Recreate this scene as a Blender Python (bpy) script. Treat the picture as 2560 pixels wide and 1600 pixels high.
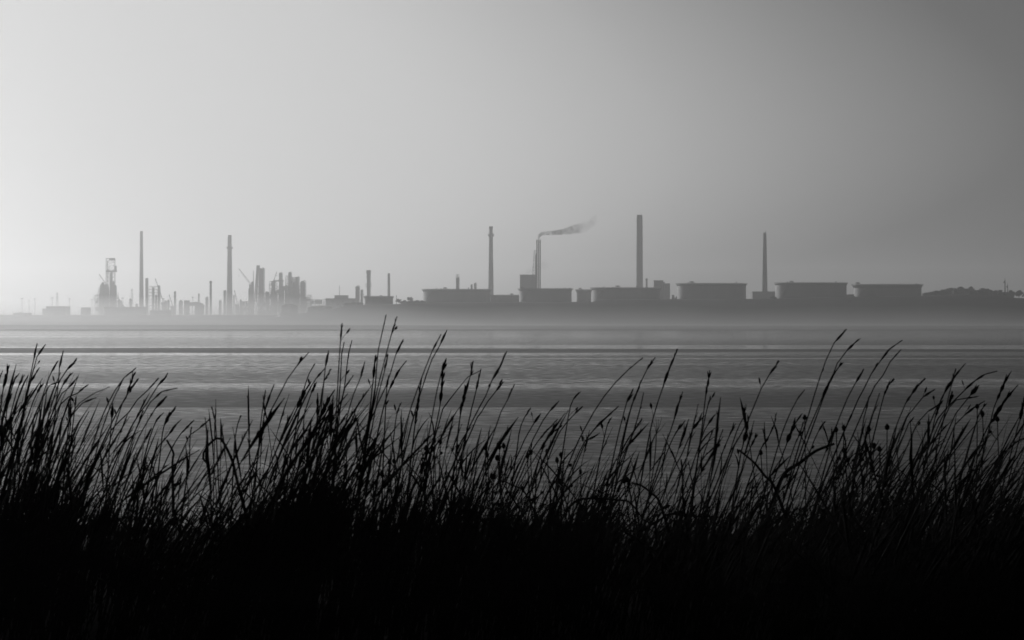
import bpy, bmesh, math, random
import numpy as np
from mathutils import Vector

for o in list(bpy.data.objects):
    bpy.data.objects.remove(o)
random.seed(7)
RNG = np.random.default_rng(11)
C = bpy.context.scene.collection
R = math.radians

# ------------------------------------------------------------------ camera
EYE = 15.0          # eye height above the water, metres
F = 7259.0          # focal length in pixels of the 2560 px wide photograph (20 degree view)
HOR = 785.0         # row of the horizon
cam = bpy.data.cameras.new("camera")
cam.sensor_width = 36.0
cam.lens = 36.0 * F / 2560.0
cam.clip_start = 0.1
cam.clip_end = 40000
cam.shift_y = -(800.0 - HOR) / 2560.0
cam.dof.use_dof = True
cam.dof.focus_distance = 28.0
cam.dof.aperture_fstop = 14.0
co = bpy.data.objects.new("camera", cam)
co.location = (0, 0, EYE)
co.rotation_euler = (R(90), 0, 0)
C.objects.link(co)
bpy.context.scene.camera = co

# ------------------------------------------------------------------ sky, sun, exposure
SUN_AZ = -31.0      # degrees left of the view axis (+Y)
SUN_EL = 11.0
world = bpy.data.worlds.new("World")
bpy.context.scene.world = world
world.use_nodes = True
nt = world.node_tree
nt.nodes.clear()
sky = nt.nodes.new("ShaderNodeTexSky")
sky.sky_type = 'NISHITA'
sky.sun_disc = False
sky.sun_elevation = R(SUN_EL)
sky.sun_rotation = R(SUN_AZ)
sky.altitude = 10
sky.air_density = 1.0
sky.dust_density = 1.5
sky.ozone_density = 1.0
bw = nt.nodes.new("ShaderNodeRGBToBW")          # black and white film
bg = nt.nodes.new("ShaderNodeBackground")
bg.inputs['Strength'].default_value = 0.10
wo = nt.nodes.new("ShaderNodeOutputWorld")
nt.links.new(sky.outputs['Color'], bw.inputs['Color'])
sca = nt.nodes.new("ShaderNodeMath"); sca.operation = 'MULTIPLY'; sca.inputs[1].default_value = 0.05
tone = nt.nodes.new("ShaderNodeValToRGB")       # response of the black and white film to the sky's brightness
tone.color_ramp.interpolation = 'B_SPLINE'
for k, (p_, v_) in enumerate([(0, 0), (.2, .045), (.335, .141), (.36, .2), (.3875, .27), (.415, .345), (.4425, .41), (.4925, .515), (.545, .575), (.635, .6), (.84, .64), (1, .7)]):
    e = tone.color_ramp.elements[k] if k < 2 else tone.color_ramp.elements.new(p_)
    e.position = p_; e.color = (v_, v_, v_, 1)
gain = nt.nodes.new("ShaderNodeMath"); gain.operation = 'MULTIPLY'; gain.inputs[1].default_value = 10.0
nt.links.new(bw.outputs['Val'], sca.inputs[0])
nt.links.new(sca.outputs[0], tone.inputs['Fac'])
nt.links.new(tone.outputs['Color'], gain.inputs[0])
nt.links.new(gain.outputs[0], bg.inputs['Color'])
nt.links.new(bg.outputs['Background'], wo.inputs['Surface'])

sun = bpy.data.lights.new("sun", 'SUN')
sun.energy = 1.9
sun.angle = R(0.5)
so = bpy.data.objects.new("sun", sun)
sd = Vector((math.sin(R(SUN_AZ)) * math.cos(R(SUN_EL)), math.cos(R(SUN_AZ)) * math.cos(R(SUN_EL)), math.sin(R(SUN_EL))))
so.rotation_euler = sd.to_track_quat('Z', 'Y').to_euler()
so.location = (0, 0, 400)
C.objects.link(so)

sc = bpy.context.scene
sc.view_settings.view_transform = 'Standard'
sc.view_settings.look = 'None'
sc.view_settings.exposure = 0.0
sc.view_settings.gamma = 1.0
sc.render.engine = 'CYCLES'
sc.cycles.max_bounces = 5
sc.cycles.volume_bounces = 0
sc.cycles.use_denoising = True
sc.cycles.volume_max_steps = 256

# ------------------------------------------------------------------ helpers
def px2x(px, Y): return (px - 1280.0) / F * Y
def py2z(py, Y): return EYE - (py - HOR) / F * Y
def lerp(a, b, t): return a + (b - a) * t
def sstep(a, b, t):
    t = min(1.0, max(0.0, (t - a) / (b - a)))
    return t * t * (3 - 2 * t)

ZT = [(-2000, 13), (300, 13.2), (700, 13.6), (790, 17), (880, 24.0), (940, 24.5), (1060, 26.0), (1110, 27.0), (1480, 27.3),
      (1500, 30.0), (1900, 30.4), (2060, 32.0), (2130, 32.6), (2240, 33.0), (2310, 33.6), (2420, 34.8), (2500, 34.0), (2550, 31), (2700, 29), (6000, 30)]
def plateau(px):
    for (a, za), (b, zb) in zip(ZT, ZT[1:]):
        if px <= b:
            return lerp(za, zb, sstep(a, b, px))
    return ZT[-1][1]
def ground(x, Y):
    if Y < 70:
        if Y < 13.4:
            z = 13.4 + 0.52 * sstep(5.5, 13.4, Y)
        else:
            z = 13.92 - 15.92 * sstep(13.4, 62, Y)
        if Y < 20:
            z += 0.035 * math.sin(x * 2.3 + 1) + 0.03 * math.sin(x * 5.1 + Y) + 0.025 * math.sin(x * 0.9 + 2)
        return z
    if Y < 2640: return -2.0
    if Y < 2700: return lerp(-2.0, 3.4, (Y - 2640) / 60.0) + 0.25 * math.sin(x * 0.013) * (1 - abs(Y - 2670) / 30)
    if Y < 2880: return lerp(3.4, 5.0, (Y - 2700) / 180.0)
    zt = plateau(1280 + x / Y * F)
    if Y < 2950: return lerp(5.0, zt, sstep(2880, 2950, Y))
    return zt

class MB:
    def __init__(s): s.v = []; s.f = []
    def box(s, x0, x1, y0, y1, z0, z1):
        n = len(s.v)
        s.v += [(x0,y0,z0),(x1,y0,z0),(x1,y1,z0),(x0,y1,z0),(x0,y0,z1),(x1,y0,z1),(x1,y1,z1),(x0,y1,z1)]
        s.f += [(n+3,n+2,n+1,n),(n+4,n+5,n+6,n+7),(n,n+1,n+5,n+4),(n+1,n+2,n+6,n+5),(n+2,n+3,n+7,n+6),(n+3,n,n+4,n+7)]
        return s
    def lathe(s, cx, cy, prof, n=20, cap0=True, cap1=True, loop=False):
        b = len(s.v); m = len(prof)
        for r, z in prof:
            for k in range(n):
                a = 2*math.pi*k/n
                s.v.append((cx + r*math.cos(a), cy + r*math.sin(a), z))
        for j in range(m if loop else m-1):
            j2 = (j+1) % m
            for k in range(n):
                k2 = (k+1) % n
                s.f.append((b+j*n+k, b+j*n+k2, b+j2*n+k2, b+j2*n+k))
        if not loop:
            if cap0: s.f.append(tuple(b+k for k in reversed(range(n))))
            if cap1: s.f.append(tuple(b+(m-1)*n+k for k in range(n)))
        return s
    def ring(s, cx, cy, z0, z1, r0, r1, n=20):
        return s.lathe(cx, cy, [(r0,z0),(r1,z0),(r1,z1),(r0,z1)], n, loop=True)
    def tube(s, pts, rad, n=6, cap=True):
        b = len(s.v); m = len(pts)
        pts = [Vector(p) for p in pts]
        if not hasattr(rad, '__len__'): rad = [rad]*m
        for i, p in enumerate(pts):
            t = (pts[min(i+1, m-1)] - pts[max(i-1, 0)])
            if t.length < 1e-9: t = Vector((0,0,1))
            t.normalize()
            up = Vector((0,1,0)) if abs(t.y) < 0.9 else Vector((1,0,0))
            u = t.cross(up).normalized(); w = t.cross(u)
            for k in range(n):
                a = 2*math.pi*(k+0.5)/n
                s.v.append(tuple(p + (u*math.cos(a) + w*math.sin(a))*rad[i]))
        for i in range(m-1):
            for k in range(n):
                k2 = (k+1) % n
                s.f.append((b+i*n+k, b+i*n+k2, b+(i+1)*n+k2, b+(i+1)*n+k))
        if cap:
            s.f.append(tuple(b+k for k in reversed(range(n))))
            s.f.append(tuple(b+(m-1)*n+k for k in range(n)))
        return s
    def bar(s, p, q, w): return s.tube([p, q], w*0.7, 4)
    def blob(s, c, r, n=6, jit=0.25):                     # rough rounded lump
        prof = [(0.05,-1),(0.75,-0.62),(1,0),(0.72,0.65),(0.05,1)]
        b = len(s.v)
        for pr, pz in prof:
            for k in range(n):
                a = 2*math.pi*k/n
                j = 1 + random.uniform(-jit, jit)
                s.v.append((c[0]+r[0]*pr*math.cos(a)*j, c[1]+r[1]*pr*math.sin(a)*j, c[2]+r[2]*pz*j))
        for i in range(4):
            for k in range(n):
                k2 = (k+1) % n
                s.f.append((b+i*n+k, b+i*n+k2, b+(i+1)*n+k2, b+(i+1)*n+k))
        return s

def link_mesh(name, v, f, mat, parent=None, loc=None, smooth=False, outward=False):
    me = bpy.data.meshes.new(name)
    me.from_pydata(v, [], f)
    if outward:
        bm = bmesh.new(); bm.from_mesh(me)
        bmesh.ops.recalc_face_normals(bm, faces=bm.faces[:])
        bm.to_mesh(me); bm.free()
    if smooth:
        me.polygons.foreach_set("use_smooth", [True]*len(me.polygons))
    me.update()
    me.materials.append(mat)
    o = bpy.data.objects.new(name, me)
    C.objects.link(o)
    if parent is not None: o.parent = parent
    if loc is not None: o.location = loc
    return o
def obj(name, mb, mat, parent=None, loc=None, smooth=False):
    return link_mesh(name, mb.v, mb.f, mat, parent, loc, smooth)
def tag(o, label=None, cat=None, group=None, kind=None):
    if label: o['label'] = label
    if cat: o['category'] = cat
    if group: o['group'] = group
    if kind or cat: o['kind'] = kind or 'thing'
    return o
def thing(name, label, cat, loc, group=None):
    o = bpy.data.objects.new(name, None)
    o.empty_display_size = 0.5
    C.objects.link(o)
    o.location = loc
    return tag(o, label, cat, group)

def mat(name, val, rough=0.8, metal=0.0, nscale=0.0, namt=0.0, spec=0.3, stretch=None):
    m = bpy.data.materials.new(name)
    m.use_nodes = True
    t = m.node_tree
    b = t.nodes['Principled BSDF']
    b.inputs['Base Color'].default_value = (val, val, val, 1)
    b.inputs['Roughness'].default_value = rough
    b.inputs['Metallic'].default_value = metal
    b.inputs['Specular IOR Level'].default_value = spec
    if nscale:
        tc = t.nodes.new("ShaderNodeTexCoord")
        mp = t.nodes.new("ShaderNodeMapping")
        if stretch: mp.inputs['Scale'].default_value = stretch
        n = t.nodes.new("ShaderNodeTexNoise")
        n.inputs['Scale'].default_value = nscale
        n.inputs['Detail'].default_value = 5
        r = t.nodes.new("ShaderNodeMapRange")
        r.inputs['From Min'].default_value = 0.25; r.inputs['From Max'].default_value = 0.75
        r.inputs['To Min'].default_value = val*(1-namt); r.inputs['To Max'].default_value = val*(1+namt)
        t.links.new(tc.outputs['Object'], mp.inputs['Vector'])
        t.links.new(mp.outputs['Vector'], n.inputs['Vector'])
        t.links.new(n.outputs['Fac'], r.inputs['Value'])
        t.links.new(r.outputs['Result'], b.inputs['Base Color'])
    return m

M_CONC = mat("streaked_concrete", 0.12, 0.9, 0, 0.12, 0.35, stretch=(1, 1, 0.2))
M_STEEL = mat("painted_steel", 0.06, 0.6, 0, 0.3, 0.3)
M_TANK = mat("tank_plate", 0.09, 0.55, 0, 0.08, 0.2, stretch=(1, 1, 0.25))
M_DARK = mat("dark_steel", 0.05, 0.6, 0, 0.5, 0.3)
M_CLAD = mat("cladding_sheet", 0.12, 0.7, 0, 0.1, 0.25, stretch=(1, 1, 0.1))
M_WHITE = mat("white_paint", 0.8, 0.5, 0, 0.4, 0.05)
M_LEAF = mat("far_foliage", 0.05, 0.9, 0, 0.2, 0.4)
M_BARK = mat("bark", 0.06, 0.95, 0, 1.0, 0.3)
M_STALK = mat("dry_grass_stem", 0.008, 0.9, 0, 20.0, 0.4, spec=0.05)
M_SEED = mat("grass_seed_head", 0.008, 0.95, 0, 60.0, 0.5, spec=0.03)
M_SOIL = mat("dark_soil_and_mud", 0.035, 0.95, 0, 0.02, 0.5, spec=0.1)
M_MUD = mat("wet_mud", 0.20, 0.35, 0, 0.05, 0.3, spec=0.5, stretch=(0.3, 1, 1))
M_BIRD = mat("dark_feather", 0.03, 0.9, 0, 5.0, 0.3)

# ------------------------------------------------------------------ ground (one sheet to the horizon)
def build_ground():
    Ys = [-200, -60, -10, 0, 3, 5.5] + [5.5 + 0.4*i for i in range(1, 30)] + [18, 21, 25, 30, 36, 44, 54, 64, 100, 400, 1000, 2000, 2600, 2630] + \
         [2640 + 6*i for i in range(11)] + [2740, 2800, 2860] + [2880 + 7*i for i in range(11)] + [3000, 3100, 3300, 3600, 4000, 4500, 5200, 6000, 7000, 8000, 9000]
    us = sorted(set([-1.2, -0.9, -0.6, -0.4, -0.3, -0.25, 0.25, 0.3, 0.4, 0.6, 0.9, 1.2] + [i*0.0025 for i in range(-92, 93)]))
    v = []; f = []
    for Y in Ys:
        w = 300 + max(Y, 0)
        for u in us:
            x = u*w
            v.append((x, Y, ground(x, Y)))
    n = len(us)
    for j in range(len(Ys)-1):
        for i in range(n-1):
            f.append((j*n+i, j*n+i+1, (j+1)*n+i+1, (j+1)*n+i))
    o = link_mesh("ground", v, f, M_SOIL, smooth=True)
    tag(o, kind='structure')
build_ground()

def build_mudflat():
    Ys = [2648, 2654, 2658, 2664, 2670, 2676, 2682, 2688, 2694, 2700, 2706]
    xs = [-2000+20*i for i in range(201)]
    v = [(x, Y, ground(x, Y)+0.15) for Y in Ys for x in xs]
    n = len(xs)
    f = [(j*n+i, j*n+i+1, (j+1)*n+i+1, (j+1)*n+i) for j in range(len(Ys)-1) for i in range(n-1)]
    tag(link_mesh("mudflat", v, f, M_MUD, smooth=True), kind='structure')
build_mudflat()

# ------------------------------------------------------------------ water
def water_material():
    m = bpy.data.materials.new("estuary_water")
    m.use_nodes = True
    t = m.node_tree; L = t.links.new
    b = t.nodes['Principled BSDF']
    b.inputs['Base Color'].default_value = (0.03, 0.03, 0.03, 1)
    b.inputs['IOR'].default_value = 1.33
    tc = t.nodes.new("ShaderNodeTexCoord")
    sep = t.nodes.new("ShaderNodeSeparateXYZ")
    L(tc.outputs['Object'], sep.inputs['Vector'])
    def math_(op, a, c=None):
        n = t.nodes.new("ShaderNodeMath"); n.operation = op
        for i, q in enumerate((a, c)):
            if q is None: continue
            if isinstance(q, (int, float)): n.inputs[i].default_value = q
            else: L(q, n.inputs[i])
        return n.outputs[0]
    def noise(scale, vec, detail=3):
        mp = t.nodes.new("ShaderNodeMapping"); mp.inputs['Scale'].default_value = vec
        L(tc.outputs['Object'], mp.inputs['Vector'])
        n = t.nodes.new("ShaderNodeTexNoise"); n.inputs['Scale'].default_value = scale; n.inputs['Detail'].default_value = detail
        L(mp.outputs['Vector'], n.inputs['Vector'])
        return n.outputs['Fac']
    # slicks and wind bands lie across the estuary at fixed distances: reciprocal distance as ramp coordinate
    inv = math_('DIVIDE', EYE*F, sep.outputs['Y'])                   # 41 at the far shore ... 560 near
    wob = math_('MULTIPLY', math_('SUBTRACT', noise(0.004, (1, 0.25, 1), 4), 0.5), 3.0)
    q = math_('ADD', inv, math_('MULTIPLY', wob, math_('MULTIPLY', inv, 0.012)))
    tt = math_('DIVIDE', math_('SUBTRACT', q, 36.0), 250.0)
    def ramp(stops):
        r = t.nodes.new("ShaderNodeValToRGB")
        e = r.color_ramp.elements
        while len(e) > 1: e.remove(e[-1])
        first = True
        for y, val in stops:
            pos = (y - HOR - 36.0)/250.0
            if first: e[0].position = pos; e[0].color = (val,)*3+(1,); first = False
            else:
                k = e.new(min(1, max(0, pos))); k.color = (val,)*3+(1,)
        L(tt, r.inputs['Fac'])
        return r.outputs['Color']
    RA = ramp([(824, .30), (827, .10), (838, .12), (841, .16), (842, .03), (844, .2), (860, .24), (867, .2), (869, .05), (870.5, .5), (881, .62), (883, .08), (887, .10), (889, .24),
               (911, .26), (912, .14), (914, .3), (918, .22), (935, .34), (957, .4), (959, .2), (967, .24), (975, .36), (988, .5), (1002, .54), (1015, .62), (1017, .68), (1018.5, .34), (1060, .42)])
    RB = ramp([(824, .32), (827, .16), (840, .2), (855, .3), (862, .34), (864, .06), (872, .07), (873.5, .62), (879, .5), (881, .26), (889, .3), (891, .42), (895, .34), (897, .2), (899, .38), (913, .3), (914, .4),
               (945, .36), (950, .2), (960, .32), (966, .24), (970, .34), (985, .48), (1000, .56), (1015, .62), (1017, .68), (1018.5, .34), (1060, .42)])
    mx = t.nodes.new("ShaderNodeMapRange"); mx.inputs['From Min'].default_value = -120; mx.inputs['From Max'].default_value = 110
    L(sep.outputs['X'], mx.inputs['Value'])
    mixr = t.nodes.new("ShaderNodeMix"); mixr.data_type = 'RGBA'
    L(mx.outputs['Result'], mixr.inputs['Factor']); L(RA, mixr.inputs['A']); L(RB, mixr.inputs['B'])
    band = mixr.outputs['Result']
    fine = math_('SUBTRACT', noise(1.0, (0.3, 0.26, 1), 3), 0.5)
    mid = math_('SUBTRACT', noise(1.0, (0.07, 0.025, 1), 4), 0.5)
    rgh = math_('ADD', math_('MULTIPLY', band, 1.0), math_('MULTIPLY', fine, 0.75))
    rgh = math_('ADD', rgh, math_('MULTIPLY', mid, 0.12))
    cl = t.nodes.new("ShaderNodeClamp"); cl.inputs['Min'].default_value = 0.03; cl.inputs['Max'].default_value = 0.95
    L(rgh, cl.inputs['Value'])
    L(cl.outputs['Result'], b.inputs['Roughness'])
    bump = t.nodes.new("ShaderNodeBump"); bump.inputs['Strength'].default_value = 0.35; bump.inputs['Distance'].default_value = 0.06
    L(noise(0.8, (0.6, 1, 1), 3), bump.inputs['Height'])
    L(bump.outputs['Normal'], b.inputs['Normal'])
    return m
wv = []; wf = []
wx = [-6000, -2500, -900, -300, 0, 300, 900, 2500, 6000]; wy = [40, 120, 400, 1000, 2000, 2690]
for y in wy:
    for x in wx: wv.append((x, y, 0))
for j in range(len(wy)-1):
    for i in range(len(wx)-1):
        a = j*len(wx)+i; wf.append((a, a+1, a+len(wx)+1, a+len(wx)))
tag(link_mesh("water", wv, wf, water_material()), kind='structure')

# ------------------------------------------------------------------ air: haze box and low mist
def volume_mat(name, density, color, aniso):
    m = bpy.data.materials.new(name); m.use_nodes = True
    t = m.node_tree; t.nodes.clear()
    out = t.nodes.new("ShaderNodeOutputMaterial")
    pv = t.nodes.new("ShaderNodeVolumePrincipled")
    pv.inputs['Color'].default_value = (color,)*3+(1,)
    pv.inputs['Density'].default_value = density
    pv.inputs['Anisotropy'].default_value = aniso
    t.links.new(pv.outputs['Volume'], out.inputs['Volume'])
    return m, t, pv
mh, _, _ = volume_mat("haze_air", 1.5e-4, 0.98, 0.785)
tag(obj("haze", MB().box(-11500, 11500, -260, 9300, -3.2, 165), mh), kind='stuff')

def mist_bank():
    mm, _, _ = volume_mat("mist_air", 0.0068, 0.98, 0.785)
    xs = [-1500 + 25*i for i in range(121)]
    prof_z = [1.0, 5.0, 9.0, 13.0, 17.0, 21.0, 26.0]
    v = []; f = []
    for x in xs:
        px = 1280 + x/2750*F
        dens = lerp(1.15, 0.40, sstep(200, 1500, px))
        hs = lerp(1.28, 0.84, sstep(500, 1300, px)) * (1 + 0.05*math.sin(x*0.021) + 0.04*math.sin(x*0.047+1))
        pw_ = lerp(0.95, 1.25, sstep(500, 1300, px))
        row = []
        for i, z in enumerate(prof_z):
            k = i/(len(prof_z)-1)
            w = 235*dens*(1-k)**pw_ + 1.0
            row.append((2700, w, z*hs if i else 1.0))
        for (yf, w, z) in row: v.append((x, yf - 125*max(0.0, 1-(z-1)/9.0)*min(1.0, w/180), z))
        for (yf, w, z) in reversed(row): v.append((x, yf+w, z))
    n = 2*len(prof_z)
    for j in range(len(xs)-1):
        for i in range(n):
            i2 = (i+1) % n
            f.append((j*n+i, j*n+i2, (j+1)*n+i2, (j+1)*n+i))
    f.append(tuple(range(n))); f.append(tuple(reversed(range((len(xs)-1)*n, len(xs)*n))))
    tag(link_mesh("mist", v, f, mm, outward=True), "low white bank of mist lying along the far shore", "mist", kind='stuff')
mist_bank()

# ------------------------------------------------------------------ far shore builders
def base(px, Y): 
    x = px2x(px, Y); return x, ground(x, Y)

def chimney(label, tl, tr, ty, bl, br, by, Y, rings=(), cap=None, shoulder=0.0, name="chimney", m=None, spikes=0, cat="chimney"):
    m = m or M_CONC
    x, z0 = base((bl+br)/2, Y); z0 -= 0.5
    S = Y/F; H = py2z(ty, Y) - z0
    rt = (tr-tl)/2*S; rb0 = (br-bl)/2*S
    hb = py2z(by, Y) - z0
    rb = rt + (rb0-rt)*H/max(1e-6, H-hb) if hb < H else rb0
    t = thing(name, label, cat, (x, Y, z0))
    dx = px2x((tl+tr)/2, Y) - x
    def rad(z): return lerp(rb, rt, z/H)
    mb = MB()
    n = 14
    prof = [(rad(H*i/n), H*i/n) for i in range(n)]
    if shoulder: prof += [(rt, H-shoulder), (rt*0.86, H)]
    else: prof += [(rt, H)]
    rl = prof[-1][0]
    prof += [(rl*0.82, H), (rl*0.8, H-2.5)]
    mb.lathe(0, 0, prof, 28)
    obj("shaft", mb, m, t, smooth=False)
    if cap:
        e, h = cap
        obj("cap", MB().ring(0, 0, H-h, H+0.25, rt*0.95, rt+e*S, 28), m, t)
    for ry, ext, con in rings:
        z = py2z(ry, Y) - z0
        mb = MB()
        r = rad(z); R1 = r + ext*S
        mb.lathe(0, 0, [(r*0.97, z-con*S), (R1, z-0.9), (R1, z), (r*0.97, z)], 28, loop=True)
        g = obj("platform", mb, M_STEEL, t)
        rl_ = MB()
        for hh in (0.6, 1.15):
            rl_.tube([(R1*0.98*math.cos(a*math.pi/12), R1*0.98*math.sin(a*math.pi/12), z+hh) for a in range(25)], 0.2, 4, cap=False)
        for a in range(16):
            rl_.bar((R1*0.98*math.cos(a*math.pi/8), R1*0.98*math.sin(a*math.pi/8), z), (R1*0.98*math.cos(a*math.pi/8), R1*0.98*math.sin(a*math.pi/8), z+1.2), 0.12)
        obj("railing", rl_, M_STEEL, g)
    for k in range(spikes):
        a = 2*math.pi*(k+0.3)/spikes
        obj("lightning_rod", MB().tube([(rt*0.85*math.cos(a), rt*0.85*math.sin(a), H-1), (rt*0.85*math.cos(a), rt*0.85*math.sin(a), H + (3.2 if k == 0 else 1.4))], 0.28, 5), M_DARK, t)
    lad = MB()
    a0 = R(200)
    for s_ in (-0.35, 0.35):
        lad.tube([((rad(H*i/6)+0.25)*math.cos(a0)+s_, (rad(H*i/6)+0.25)*math.sin(a0), 2+(H-3)*i/6) for i in range(7)], 0.1, 4)
    for i in range(int(H/2.5)):
        z = 3+i*2.5
        if z < H-2: lad.bar(((rad(z)+.25)*math.cos(a0)-.35, (rad(z)+.25)*math.sin(a0), z), ((rad(z)+.25)*math.cos(a0)+.35, (rad(z)+.25)*math.sin(a0), z), 0.07)
    obj("ladder", lad, M_STEEL, t)
    if abs(dx) > 0.3:
        pass
    return t

def tank(label, l, r, ty, Y, rim=4, humps=(), posts=(), flare=1.9, name="storage_tank", group=None, dome=0.0, m=None):
    S = Y/F
    cx = (l+r)/2
    x, z0 = base(cx, Y); z0 = min(ground(x, Y), ground(px2x(l, Y), Y), ground(px2x(r, Y), Y)) - 0.5
    rad = (r-l)/2*S
    # the near rim stands highest in view
    H = EYE - (ty-HOR)/F*(Y-rad) - z0
    t = thing(name, label, "tank", (x, Y, z0), group)
    mb = MB().lathe(0, 0, [(rad, 0), (rad, H), (rad-0.35, H), (rad-0.35, H-2.2)], 72, cap1=False)
    obj("shell", mb, m or M_TANK, t)
    rf = MB().lathe(0, 0, [(rad-0.4, H-2.1), (rad*0.7, H-1.9), (0.5, H-1.8+dome)], 48, cap0=True)
    if dome:
        rf = MB().lathe(0, 0, [(rad-0.02, H+0.03), (rad*0.75, H+dome*0.5), (rad*0.4, H+dome*0.85), (0.3, H+dome)], 48)
    obj("roof", rf, m or M_TANK, t)
    if rim:
        R1 = rad + rim*S
        zt = H-0.5
        gd = obj("wind_girder", MB().lathe(0, 0, [(rad+0.003, zt-flare), (rad+0.5*(R1-rad), zt-flare*0.4), (R1, zt-0.35), (R1, zt), (rad+0.003, zt)], 72, loop=True), M_STEEL, t)
        rl = MB()
        for hh in (0.55, 1.05):
            rl.tube([(R1*math.cos(a*math.pi/36), R1*math.sin(a*math.pi/36), zt+hh) for a in range(73)], 0.09, 4, cap=False)
        for a in range(72):
            c, s_ = math.cos(a*math.pi/36), math.sin(a*math.pi/36)
            rl.bar((R1*c, R1*s_, zt), (R1*c, R1*s_, zt+1.1), 0.1)
        obj("handrail", rl, M_STEEL, gd)
    st = MB()
    ns = int(H/0.5)
    for i in range(ns):
        a = R(205) + (i/ns)*H*1.2/rad
        z = 0.4 + i*0.5
        if z > H-1.2: break
        c, s_ = math.cos(a), math.sin(a)
        st.bar(((rad+0.05)*c, (rad+0.05)*s_, z), ((rad+1.1)*c, (rad+1.1)*s_, z), 0.22)
        st.bar(((rad+1.1)*c, (rad+1.1)*s_, z), ((rad+1.1)*c, (rad+1.1)*s_, z+1.1), 0.09)
    obj("stairway", st, M_STEEL, t)
    for hx, w, hy in humps:       # gauging platform and rolling ladder head on the rim
        dx = px2x(hx, Y) - x
        a = -math.sqrt(max(0, (rad*0.97)**2 - dx*dx))
        hz = EYE - (hy-HOR)/F*(Y+a) - z0
        hw = w/2*S
        mb = MB()
        mb.box(dx-hw, dx+hw, a-2, a+2, H+(hz-H)*0.35, H+(hz-H)*0.55)
        for q in (-1, -0.3, 0.4, 1):
            for yy in (-1.8, 1.8):
                mb.bar((dx+q*hw*0.95, a+yy, H-1.5), (dx+q*hw*0.95, a+yy, hz-(abs(q)*0.3)), 0.28)
        mb.bar((dx-hw, a-1.9, hz-0.2), (dx+hw, a-1.9, hz-0.2), 0.25)
        mb.bar((dx-hw, a+1.9, hz-0.2), (dx+hw, a+1.9, hz-0.2), 0.25)
        mb.box(dx-hw*0.5, dx+hw*0.6, a-1.2, a+1.2, H+(hz-H)*0.55, hz-0.35)
        obj("gauge_platform", mb, M_DARK, t)
        ld = MB()
        for yy in (-0.6, 0.6):
            ld.bar((dx+hw, a+yy, H+(hz-H)*0.6), (dx+hw*3.6, a+12+yy, H-1.9), 0.25)
        obj("rolling_ladder", ld, M_STEEL, t)
    for hx, hy in posts:
        dx = px2x(hx, Y) - x
        a = -math.sqrt(max(0, (rad*0.99)**2 - dx*dx))
        hz = EYE - (hy-HOR)/F*(Y+a) - z0
        pm = MB().tube([(dx, a, H-1), (dx, a, hz)], 0.28, 5)
        pm.box(dx-0.55, dx+0.55, a-0.5, a+0.5, hz-1.1, hz)
        obj("foam_pourer", pm, M_DARK, t)
    return t

def column(label, l, r, ty, Y, dome=True, rings=(), bulge=None, name="process_column", pipe=True, m=None, cat="column", group=None):
    S = Y/F; x, z0 = base((l+r)/2, Y); z0 -= 0.5
    H = py2z(ty, Y) - z0; rad = (r-l)/2*S
    t = thing(name, label, cat, (x, Y, z0), group)
    prof = [(rad*1.12, 0), (rad*1.12, H*0.12), (rad, H*0.14)]
    top = H - (rad*0.8 if dome else 0)
    if bulge:
        by0, by1, e = bulge
        za = py2z(by0, Y)-z0; zb = py2z(by1, Y)-z0
        prof += [(rad, zb-1.5), (rad+e*S, zb), (rad+e*S, min(za, top-0.2))]
    prof += [(prof[-1][0], top)]
    rr = prof[-1][0]
    if dome: prof += [(rr*0.85, top+rad*0.35), (rr*0.5, top+rad*0.66), (rr*0.12, H)]
    obj("vessel", MB().lathe(0, 0, prof, 20), m or M_STEEL, t)
    for ry, ext in rings:
        z = py2z(ry, Y)-z0
        mb = MB().ring(0, 0, z-0.5, z, rad*0.98, rad+ext*S, 16)
        g = obj("platform", mb, M_STEEL, t)
        rl = MB()
        R1 = rad+ext*S*0.97
        for a in range(10):
            c, s_ = math.cos(a*math.pi/5), math.sin(a*math.pi/5)
            rl.bar((R1*c, R1*s_, z), (R1*c, R1*s_, z+1.2), 0.13)
        rl.tube([(R1*math.cos(a*math.pi/8), R1*math.sin(a*math.pi/8), z+1.15) for a in range(17)], 0.09, 4, cap=False)
        obj("railing", rl, M_STEEL, g)
    if pipe:
        pr = max(0.25, rad*0.14)
        obj("overhead_pipe", MB().tube([(rad*0.3, -rad*0.2, H-rad*0.4), (rad*0.6, -rad*0.5, H+pr*2.2), (rad+pr*2, -rad*0.6, H-pr), (rad+pr*2, -rad*0.6, 3)], pr, 6), M_STEEL, t)
    return t

def lattice(mb, x0, x1, y0, y1, z0, z1, nz, w, top=None):
    """legs, girts and braces of a square steel tower; top=(x0,x1,y0,y1) when it tapers"""
    tx0, tx1, ty0, ty1 = top or (x0, x1, y0, y1)
    def cr(k):
        return [(lerp(x0, tx0, k), lerp(y0, ty0, k)), (lerp(x1, tx1, k), lerp(y0, ty0, k)), (lerp(x1, tx1, k), lerp(y1, ty1, k)), (lerp(x0, tx0, k), lerp(y1, ty1, k))]
    for i in range(nz):
        ka, kb = i/nz, (i+1)/nz
        A = cr(ka); B = cr(kb); za = lerp(z0, z1, ka); zb = lerp(z0, z1, kb)
        for c in range(4):
            d = (c+1) % 4
            mb.bar((*A[c], za), (*B[c], zb), w)
            mb.bar((*B[c], zb), (*B[d], zb), w*0.8)
            if (i+c) % 2: mb.bar((*A[c], za), (*B[d], zb), w*0.6)
            else: mb.bar((*A[d], za), (*B[c], zb), w*0.6)
    return mb

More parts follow.
